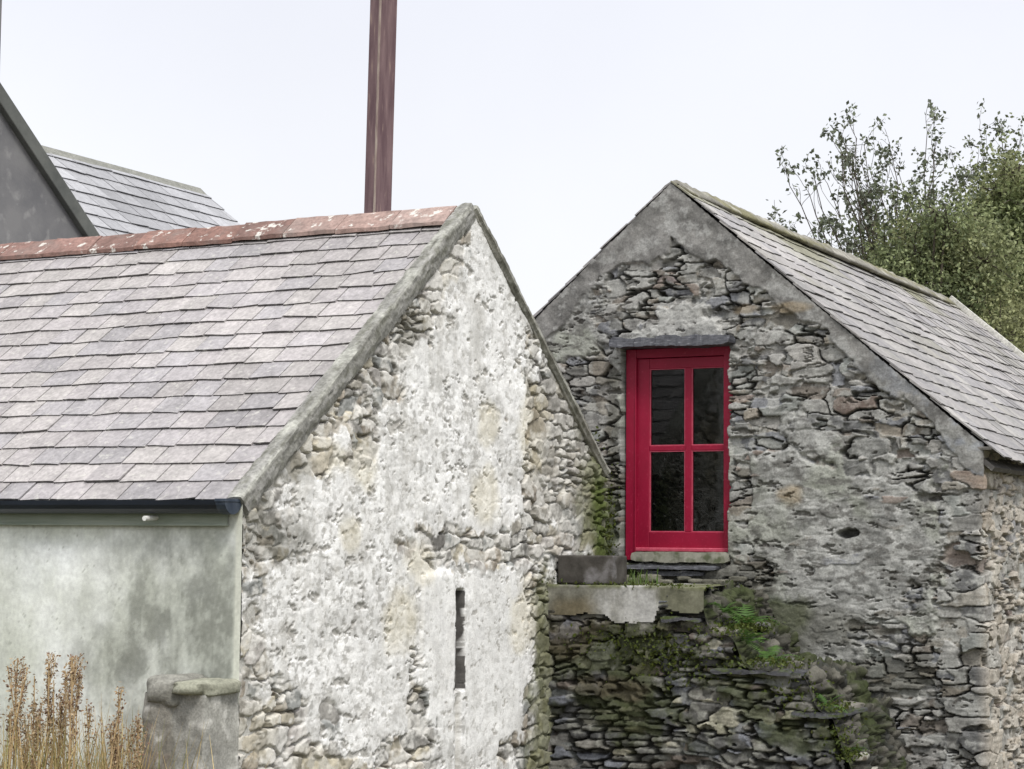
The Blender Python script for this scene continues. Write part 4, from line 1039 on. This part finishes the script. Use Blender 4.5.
def sparse_tree(base, limbs, label, seed, leafn, leafsz, group=None, puffs=()):
    rs = np.random.RandomState(seed)
    t = empty('sparse_tree', (base[0], base[1], 0)); tag(t, label, 'tree', group)
    segs = []; tips = []
    b0 = np.zeros(3)
    H = base[2]
    tr = np.array([b0, (.05, 0, H * .35), (-.03, .05, H * .7), (.0, 0, H)]); segs.append((tr, np.array([.16, .13, .11, .09])))
    for tip, rad in limbs:
        tip = np.asarray(tip, float) - np.array([base[0], base[1], 0])
        st_ = np.array((0, 0, H * rs.uniform(.72, .98)))
        m = 9; k = np.linspace(0, 1, m)[:, None]
        bend = np.array((0, 0, .35)) * np.linalg.norm(tip - st_) * .35
        pts = st_ + (tip - st_) * k + bend * (k * (1 - k)) * rs.uniform(-.6, 1.0) + rs.normal(0, .05, (m, 3)) * (k > .05)
        rr = np.linspace(rad * .8, .005, m); segs.append((pts, rr))
        for i in range(3, m):
            for c in range(rs.randint(1, 3)):
                dd = (tip - st_) / np.linalg.norm(tip - st_) + rs.normal(0, .55, 3); dd[2] += .35
                branch(rs, pts[i], dd, rs.uniform(.20, .46), max(rr[i] * .45, .004), 1, segs, tips, spread=.7, upw=.25, minr=.003, kids=(1, 3), wig=.25)
    trunk_obj(segs, t, n=5)
    P = []; C = []
    for (p, d) in tips:
        if rs.rand() > .90: continue
        k = rs.poisson(leafn); tone = rs.uniform(.6, 1.25); gsh = rs.rand()
        for q in range(k):
            P.append(p + rs.normal(0, .035, 3)); C.append(np.array((.115, .13, .095)) * tone * rs.uniform(.8, 1.2) * (1 - gsh * .3) + np.array((.09, .11, .04)) * gsh * .5)
    for c, rad, n in puffs:      # loose sprays of greener leaves lower in the crown
        c = np.asarray(c) - np.array([base[0], base[1], 0])
        for q in range(n):
            ctr = c + rs.normal(0, rad, 3); tone = rs.uniform(.7, 1.4)
            for z in range(7): P.append(ctr + rs.normal(0, .06, 3)); C.append(np.array((.15, .175, .08)) * tone * rs.uniform(.8, 1.2))
    leaves_mesh('crown', P, leafsz, np.array(C), rs, aspect=.6, parent=t, mat=M_DARKLEAF)
    return t
def crown_tips(seed, top, n, drop, Y, sp):
    """limb ends spread under a crown outline"""
    q = np.random.RandomState(seed); xs = [p[0] for p in top]; ys = [p[1] for p in top]; o = []
    for k in range(n):
        x = q.uniform(xs[0], xs[-1]); y = np.interp(x, xs, ys) + drop * q.rand() ** 1.1
        o.append((px(x, y, Y + q.uniform(-sp, sp)), q.uniform(.018, .035)))
    return o
Yt = 26.5
b = px(905, 330, Yt); b[2] = 4.5
sparse_tree(b, crown_tips(5, [(786, 195), (792, 170), (804, 150), (820, 138), (850, 134), (870, 128), (905, 118), (930, 128), (950, 160), (965, 190)], 46, 120, Yt, 1.3),
            'sparse twiggy tree with small dark leaves standing left of the green trees', 41, 2.3, .074,
            puffs=[(px(890, 240, Yt), .26, 46), (px(910, 205, Yt), .22, 30), (px(865, 255, Yt), .22, 20), (px(925, 215, Yt), .28, 50)])
Yt2 = 28.
b2 = px(1000, 330, Yt2); b2[2] = 4.8
sparse_tree(b2, crown_tips(6, [(955, 215), (968, 160), (990, 122), (1003, 116), (1020, 135), (1045, 150), (1065, 190)], 22, 100, Yt2, .9),
            'thin upright tree with scattered leaves rising at the right edge above the green bush', 47, 2.3, .078,
            puffs=[(px(985, 190, Yt2), .25, 50), (px(1010, 165, Yt2), .25, 50), (px(965, 210, Yt2), .2, 36)])

def bush(base, clumps, label, seed, per, cols, sz=.075):
    """dense crown from clumps (centre, radius) of leaves on a branching frame"""
    rs = np.random.RandomState(seed)
    t = empty('bushy_tree', (base[0], base[1], 0)); tag(t, label, 'tree')
    segs = []; tips = []
    o = np.array([base[0], base[1], 0])
    segs.append((np.array([(0, 0, 0), (.05, .02, 1.2), (0, -.03, 2.4), (.02, 0, base[2])]), np.array([.17, .14, .11, .08])))
    P = []; C = []
    for c, rad in clumps:
        c = np.asarray(c) - o
        st_ = np.array((0, 0, base[2] * rs.uniform(.5, 1)))
        k = np.linspace(0, 1, 7)[:, None]; segs.append((st_ + (c - st_) * k + rs.normal(0, .06, (7, 3)) * (k > 0), np.linspace(.05, .012, 7)))
        for m in range(12):
            v = rs.normal(0, 1, 3); v /= np.linalg.norm(v); e = c + v * rad * rs.uniform(.7, 1.15)
            segs.append((c + (e - c) * np.linspace(0, 1, 4)[:, None] + rs.normal(0, .02, (4, 3)), np.linspace(.012, .004, 4)))
        ns = int(per * rad * rad); base_c = np.array(cols[rs.randint(len(cols))])
        for s_ in range(max(int(ns / 14), 1)):
            v = rs.normal(0, 1, 3); v /= np.linalg.norm(v)
            ctr = c + v * rad * rs.uniform(.25, 1.1) ** .6
            tone = rs.uniform(.55, 1.45); yl = rs.rand() ** 2
            sr_ = rs.uniform(.06, .16)
            q = ctr + rs.normal(0, sr_, (14, 3)); P.append(q)
            cc = base_c * tone * rs.uniform(.75, 1.25, (14, 1)) + np.array((.05, .045, -.0)) * yl * .6
            C.append(cc)
    trunk_obj(segs, t, n=5)
    P = np.concatenate(P); C = np.concatenate(C)
    leaves_mesh('crown', P, sz, C, rs, aspect=.55, parent=t)
    return t
rs = np.random.RandomState(77)
GC = [(.22, .255, .13), (.245, .27, .14), (.185, .22, .11), (.28, .295, .155), (.14, .17, .085)]
Yb = 25.6
def clump_px(lst, Y, sp): return [(px(x, y, Y + rs.uniform(-sp, sp)), rr) for x, y, rr in lst]
bush((*px(925, 330, Yb)[:2], 4.2), clump_px([(884, 262, .28), (900, 244, .26), (920, 232, .25), (948, 222, .25), (935, 212, .18), (890, 275, .42), (915, 255, .42), (940, 262, .55), (905, 285, .5), (930, 300, .6), (962, 245, .45), (970, 285, .6), (880, 285, .35), (990, 310, .6), (955, 315, .6), (985, 260, .45), (975, 222, .25), (940, 240, .3), (1000, 340, .6), (968, 340, .5)], Yb, .7),
     'dense olive green bush spilling over the far end of the right roof', 51, 7000, GC, .062)
Yc = 27.2
bush((*px(1010, 330, Yc)[:2], 4.6), clump_px([(985, 205, .25), (1000, 192, .25), (1012, 172, .22), (1000, 225, .5), (1022, 205, .4), (1040, 240, .6), (1012, 255, .6), (985, 235, .4), (1030, 290, .7), (1050, 200, .5), (1005, 290, .6), (1060, 300, .8), (1035, 340, .7), (1020, 180, .3)], Yc, .7),
     'taller yellowish green tree at the right edge behind the olive bush', 52, 6000, [(.22, .25, .12), (.255, .275, .14), (.195, .23, .11), (.16, .195, .09)])

# ================================================================== FERNS, MOSS, WEEDS
def fern_proto(name, rs, nf, L, col, mat=M_LEAF):
    P = []; V = []; F = []; C = []; cnt = 0
    for k in range(nf):
        a = rs.uniform(0, 2 * math.pi); el = rs.uniform(.35, 1.2); ln = L * rs.uniform(.6, 1.15)
        c0 = np.array(col) * rs.uniform(.7, 1.4)
        p = np.zeros(3); d = np.array((math.cos(a) * math.cos(el), math.sin(a) * math.cos(el), math.sin(el)))
        n = 11
        for i in range(n):
            d = d + np.array((0, 0, -.13)); d /= np.linalg.norm(d)
            p2 = p + d * ln / n
            side = np.cross(d, (0, 0, 1)); side /= np.linalg.norm(side) + 1e-6
            w = ln * .28 * math.sin(math.pi * (i + 1.2) / (n + 1.2)) * rs.uniform(.8, 1.2)
            for sg in (-1, 1):
                tip = p + side * sg * w + d * w * .5 + np.array((0, 0, -.12 * w))
                V += [p, p * .3 + p2 * .7 + (0, 0, .002), tip]; F.append((cnt, cnt + 1, cnt + 2)); C += [c0 * rs.uniform(.85, 1.15)] * 3; cnt += 3
            p = p2
    return np_mesh(name, np.array(V), np.array(F), np.array(C), smooth=False)
rs = np.random.RandomState(91)
FERN = (.075, .15, .032)
def at2(u2, off, z): return AP + g2 * u2 - r2 * off + np.array((0, 0, z))
for i, (u2, off, z, nf, L, lab) in enumerate([(.98, .85, 1.52, 14, .30, 'large bright green fern growing on the upper broken stair step'),
                                              (1.10, 1.22, 1.40, 11, .22, 'fern with short fronds just above the middle slate tread'),
                                              (.90, 1.15, 1.62, 9, .20, 'fern tucked under the broken right end of the concrete landing'),
                                              (1.22, 1.05, 1.26, 8, .24, 'small fern hanging over the middle slate tread'),
                                              (1.72, 1.25, .99, 9, .17, 'small fern on the stair step near the bottom right'),
                                              (1.90, 1.30, .70, 7, .16, 'pale fern on the lowest visible stair tread')]):
    o = link('fern', fern_proto('fern', rs, nf, L, FERN), M_LEAF); o.location = at2(u2, off, z - .01); tag(o, lab, 'fern')
def tuft(name, rs, n, L, col, spread=.1, wdt=.006, droop=.5):
    V = []; F = []; C = []; cnt = 0
    for k in range(n):
        a = rs.uniform(0, 2 * math.pi); p0 = np.array((rs.normal(0, spread), rs.normal(0, spread), 0)); ln = L * rs.uniform(.5, 1.2)
        o = np.array((math.cos(a), math.sin(a), 0)); s = np.array((-o[1], o[0], 0)) * wdt; bend = rs.uniform(.1, droop)
        pts = [p0 + o * ln * bend * t * t + np.array((0, 0, ln * t * (1 - .35 * bend * t))) for t in (0, .4, .75, 1)]
        c0 = np.array(col[rs.randint(len(col))]) * rs.uniform(.7, 1.3)
        for q, w in zip(pts, (1, .9, .6, .1)): V += [q - s * w, q + s * w]; C += [c0, c0]
        for i in range(3): F.append((cnt + i * 2, cnt + i * 2 + 1, cnt + i * 2 + 3, cnt + i * 2 + 2))
        cnt += 8
    return np_mesh(name, np.array(V), np.array(F), np.array(C), smooth=False)
o = link('grass_tuft', tuft('grass_tuft', rs, 90, .13, [(.10, .17, .04), (.14, .19, .06)], .09, .004), M_LEAF); o.location = at2(-.02, .75, 1.795); tag(o, 'short green grass tuft at the foot of the red window frame', 'grass tuft')
# moss cushions as one mass: valley between the buildings and along the steps
def moss_cluster(name, spots, label_kind):
    P = []; C = []
    for (u2, off, z, su, so, sz_, n) in spots:
        q = np.stack([rs.normal(u2, su, n), rs.normal(off, so, n), rs.normal(z, sz_, n)], -1)
        P.append(AP + q[:, :1] * g2 - q[:, 1:2] * r2 + q[:, 2:3] * np.array((0, 0, 1.)))
        C.append(np.array((.06, .085, .018)) * rs.uniform(.5, 1.5, (n, 1)) + np.array((.05, .03, .0)) * rs.rand(n, 1) * .5)
    o = leaves_mesh(name, np.concatenate(P), .03, np.concatenate(C), rs, aspect=.6, mat=M_LEAF); o['kind'] = 'stuff'; return o
moss_cluster('moss', [(-.47, .40, 2.15, .035, .10, .20, 900), (-.52, .22, 2.3, .05, .10, .25, 700), (-.40, .9, 1.83, .05, .2, .03, 400), (.2, 1.3, 1.80, .3, .04, .008, 350), (1.0, 1.1, 1.5, .10, .2, .03, 600), (.6, 1.36, 1.28, .22, .02, .10, 420), (.15, 1.37, 1.40, .25, .02, .07, 260), (1.25, 1.25, 1.27, .12, .12, .02, 300),
                      (1.5, 1.33, 1.1, .1, .03, .08, 250), (1.75, 1.2, .98, .06, .15, .02, 220), (1.9, 1.3, .67, .05, .1, .02, 160), (.55, 1.34, 1.35, .15, .02, .08, 300), (1.85, 1.37, .80, .06, .03, .06, 140)], None)

# dried weeds in front of the rendered wall
def weed_proto(seed, H):
    rs = np.random.RandomState(seed)
    t = empty('dried_weed', (0, 0, 0))
    mb = MB(); lean_ = rs.normal(0, .06, 2); pts = np.array([(lean_[0] * k * k, lean_[1] * k * k, H * k) for k in np.linspace(0, 1, 9)]) + rs.normal(0, .004, (9, 3)); pts[0] = 0
    cst = np.array((.46, .34, .19)) * rs.uniform(.7, 1.3)
    mb.tube(pts, np.linspace(.0085, .003, 9), cst, n=5)
    sub = []
    for k in range(rs.randint(4, 8)):
        i = rs.randint(4, 8); d = np.array((rs.normal(0, .16), rs.normal(0, .16), 1.)); d /= np.linalg.norm(d); e = pts[i] + d * min(H * rs.uniform(.12, .22), H - pts[i][2])
        mb.tube(np.array([pts[i], (pts[i] + e) / 2 + (0, 0, -.01), e]), [.003, .0025, .0015], cst, n=4); sub.append((pts[i], e))
    mb.build('stem', M_DRY, t)
    P = []; C = []
    for (a, e) in sub + [(pts[4], pts[8]), (pts[5], pts[8])]:
        n = rs.randint(22, 60); k = rs.rand(n, 1) ** .8
        P.append(a + (e - a) * (.15 + .85 * k) + rs.normal(0, .008 + .005 * rs.rand(), (n, 3)) * (1, 1, 2)); C.append(np.array([(.30, .195, .115), (.18, .11, .075), (.38, .27, .16), (.46, .36, .235)])[rs.randint(4, size=n)] * rs.uniform(.7, 1.2, (n, 1)))
    leaves_mesh('seed_head', np.concatenate(P), .020, np.concatenate(C), rs, aspect=.5, parent=t, mat=M_DRY)
    return t
protos = [weed_proto(600 + k, hh) for k, hh in enumerate((1.43, 1.34, 1.24, 1.39, 1.08))]
used = [False] * 5
wl_ = [  # r along the wall, distance in front, height scale, kind, label
    (0.98, .75, 1.0, 0), (0.87, .70, .99, 1), (0.82, .8, 1.0, 3), (0.77, .74, 1.02, 0), (0.72, .72, .98, 1), (.95, .8, .92, 2), (.80, .72, .98, 2), (.74, .7, 1.0, 2), (.69, .78, .98, 3), (.63, .72, 1.02, 1),
    (.58, .76, 1.02, 0), (.52, .8, .96, 3), (.41, .74, .96, 2), (.35, .7, 1.0, 4), (.28, .72, .95, 4), (1.12, .8, .92, 2), (.90, .7, 1.1, 4), (.85, .85, 1.05, 4), (.66, .9, 1.05, 4),
    (.10, .72, .92, 2), (.05, .8, .90, 4), (.22, .78, .96, 1), (.16, .7, 1.0, 4), (.30, .8, .93, 3), (.46, .9, 1.02, 0), (.90, .95, 1.0, 3), (.98, .7, .90, 4)]
def dup(root):
    q = root.copy(); COL.objects.link(q)
    for ch_ in list(root.children):
        c = ch_.copy(); COL.objects.link(c); c.parent = q
    return q
for (rr_, off, sc, kd) in wl_:
    o = protos[kd] if not used[kd] else dup(protos[kd]); used[kd] = True
    p = A + r * rr_ - g * off
    o.location = (p[0], p[1], 0); o.scale = (1, 1, sc); o.rotation_euler = (0, 0, rs.uniform(0, 6.28))
    tag(o, 'tall dried brown weed stalk with seed heads before the pale wall', 'weed', 'dried weeds in front of the rendered wall')
dg = MB()
o = link('dry_grass', tuft('dry_grass', rs, 1300, 1.08, [(.44, .35, .16), (.50, .39, .19), (.34, .27, .12), (.40, .29, .15), (.26, .26, .10)], .30, .004, .30), M_DRY)
p = A + r * .65 - g * .75; o.location = (p[0], p[1], 0); o.scale = (1.1, 1.0, 1); o['kind'] = 'stuff'

# ================================================================== LIGHT, SKY, CAMERA
w = bpy.data.worlds.new('World'); scn.world = w; w.use_nodes = True
nt = w.node_tree; N = nt.nodes; L = nt.links; bg = N['Background']
SUN_EL, SUN_AZ = R(52), R(160)        # azimuth measured clockwise from +Y
sky = N.new('ShaderNodeTexSky'); sky.sky_type = 'NISHITA'; sky.sun_disc = False; sky.sun_elevation = SUN_EL; sky.sun_rotation = SUN_AZ; sky.dust_density = 3.0
tc = N.new('ShaderNodeTexCoord'); sp = N.new('ShaderNodeSeparateXYZ'); L.new(tc.outputs['Generated'], sp.inputs[0])
cr = N.new('ShaderNodeValToRGB'); L.new(sp.outputs['Z'], cr.inputs[0])
el = cr.color_ramp.elements; el[0].position = 0.0; el[0].color = (.985, .99, 1.0, 1); el[1].position = 1.0; el[1].color = (1.0, 1.0, 1.0, 1)
e = el.new(.12); e.color = (.965, .972, 1.0, 1); e = el.new(.27); e.color = (.90, .915, .985, 1); e = el.new(.5); e.color = (.95, .97, 1.0, 1)
nz = N.new('ShaderNodeTexNoise'); nz.inputs['Scale'].default_value = 3.2; nz.inputs['Detail'].default_value = 6; L.new(tc.outputs['Generated'], nz.inputs['Vector'])
mr = N.new('ShaderNodeMapRange'); mr.inputs[1].default_value = .3; mr.inputs[2].default_value = .7; mr.inputs[3].default_value = .95; mr.inputs[4].default_value = 1.04; L.new(nz.outputs['Fac'], mr.inputs[0])
zr = N.new('ShaderNodeMapRange'); zr.inputs[1].default_value = .3; zr.inputs[2].default_value = .9; zr.inputs[3].default_value = 6.3; zr.inputs[4].default_value = 13.; L.new(sp.outputs['Z'], zr.inputs[0])
mm = N.new('ShaderNodeMath'); mm.operation = 'MULTIPLY'; L.new(mr.outputs[0], mm.inputs[0]); L.new(zr.outputs[0], mm.inputs[1])
sc_ = N.new('ShaderNodeVectorMath'); sc_.operation = 'SCALE'; L.new(cr.outputs[0], sc_.inputs[0]); L.new(mm.outputs[0], sc_.inputs['Scale'])
mx = N.new('ShaderNodeMix'); mx.data_type = 'RGBA'; mx.inputs['Factor'].default_value = .94
L.new(sky.outputs[0], mx.inputs['A']); L.new(sc_.outputs[0], mx.inputs['B']); L.new(mx.outputs['Result'], bg.inputs['Color'])
bg.inputs['Strength'].default_value = .11
ld = bpy.data.lights.new('sun', 'SUN'); ld.energy = 1.5; ld.angle = R(12); ld.color = (1, .965, .91)
lo = bpy.data.objects.new('sun', ld); COL.objects.link(lo)
sd = Vector((math.sin(SUN_AZ) * math.cos(SUN_EL), math.cos(SUN_AZ) * math.cos(SUN_EL), math.sin(SUN_EL)))
lo.rotation_euler = sd.to_track_quat('Z', 'Y').to_euler(); lo.location = (0, 0, 30)

cd = bpy.data.cameras.new('camera'); cam = bpy.data.objects.new('camera', cd); COL.objects.link(cam)
cd.sensor_width = 36; cd.lens = 1963 / 1024 * 36; cd.clip_end = 2000
cam.matrix_world = Matrix.Translation((0, 0, CZ)) @ Matrix.Rotation(R(90 + 4.63), 4, 'X') @ Matrix.Rotation(R(.51), 4, 'Z')
scn.camera = cam
scn.view_settings.view_transform = 'Standard'; scn.view_settings.look = 'None'; scn.view_settings.exposure = 0.60; scn.view_settings.gamma = 1
scn.cycles.max_bounces = 8
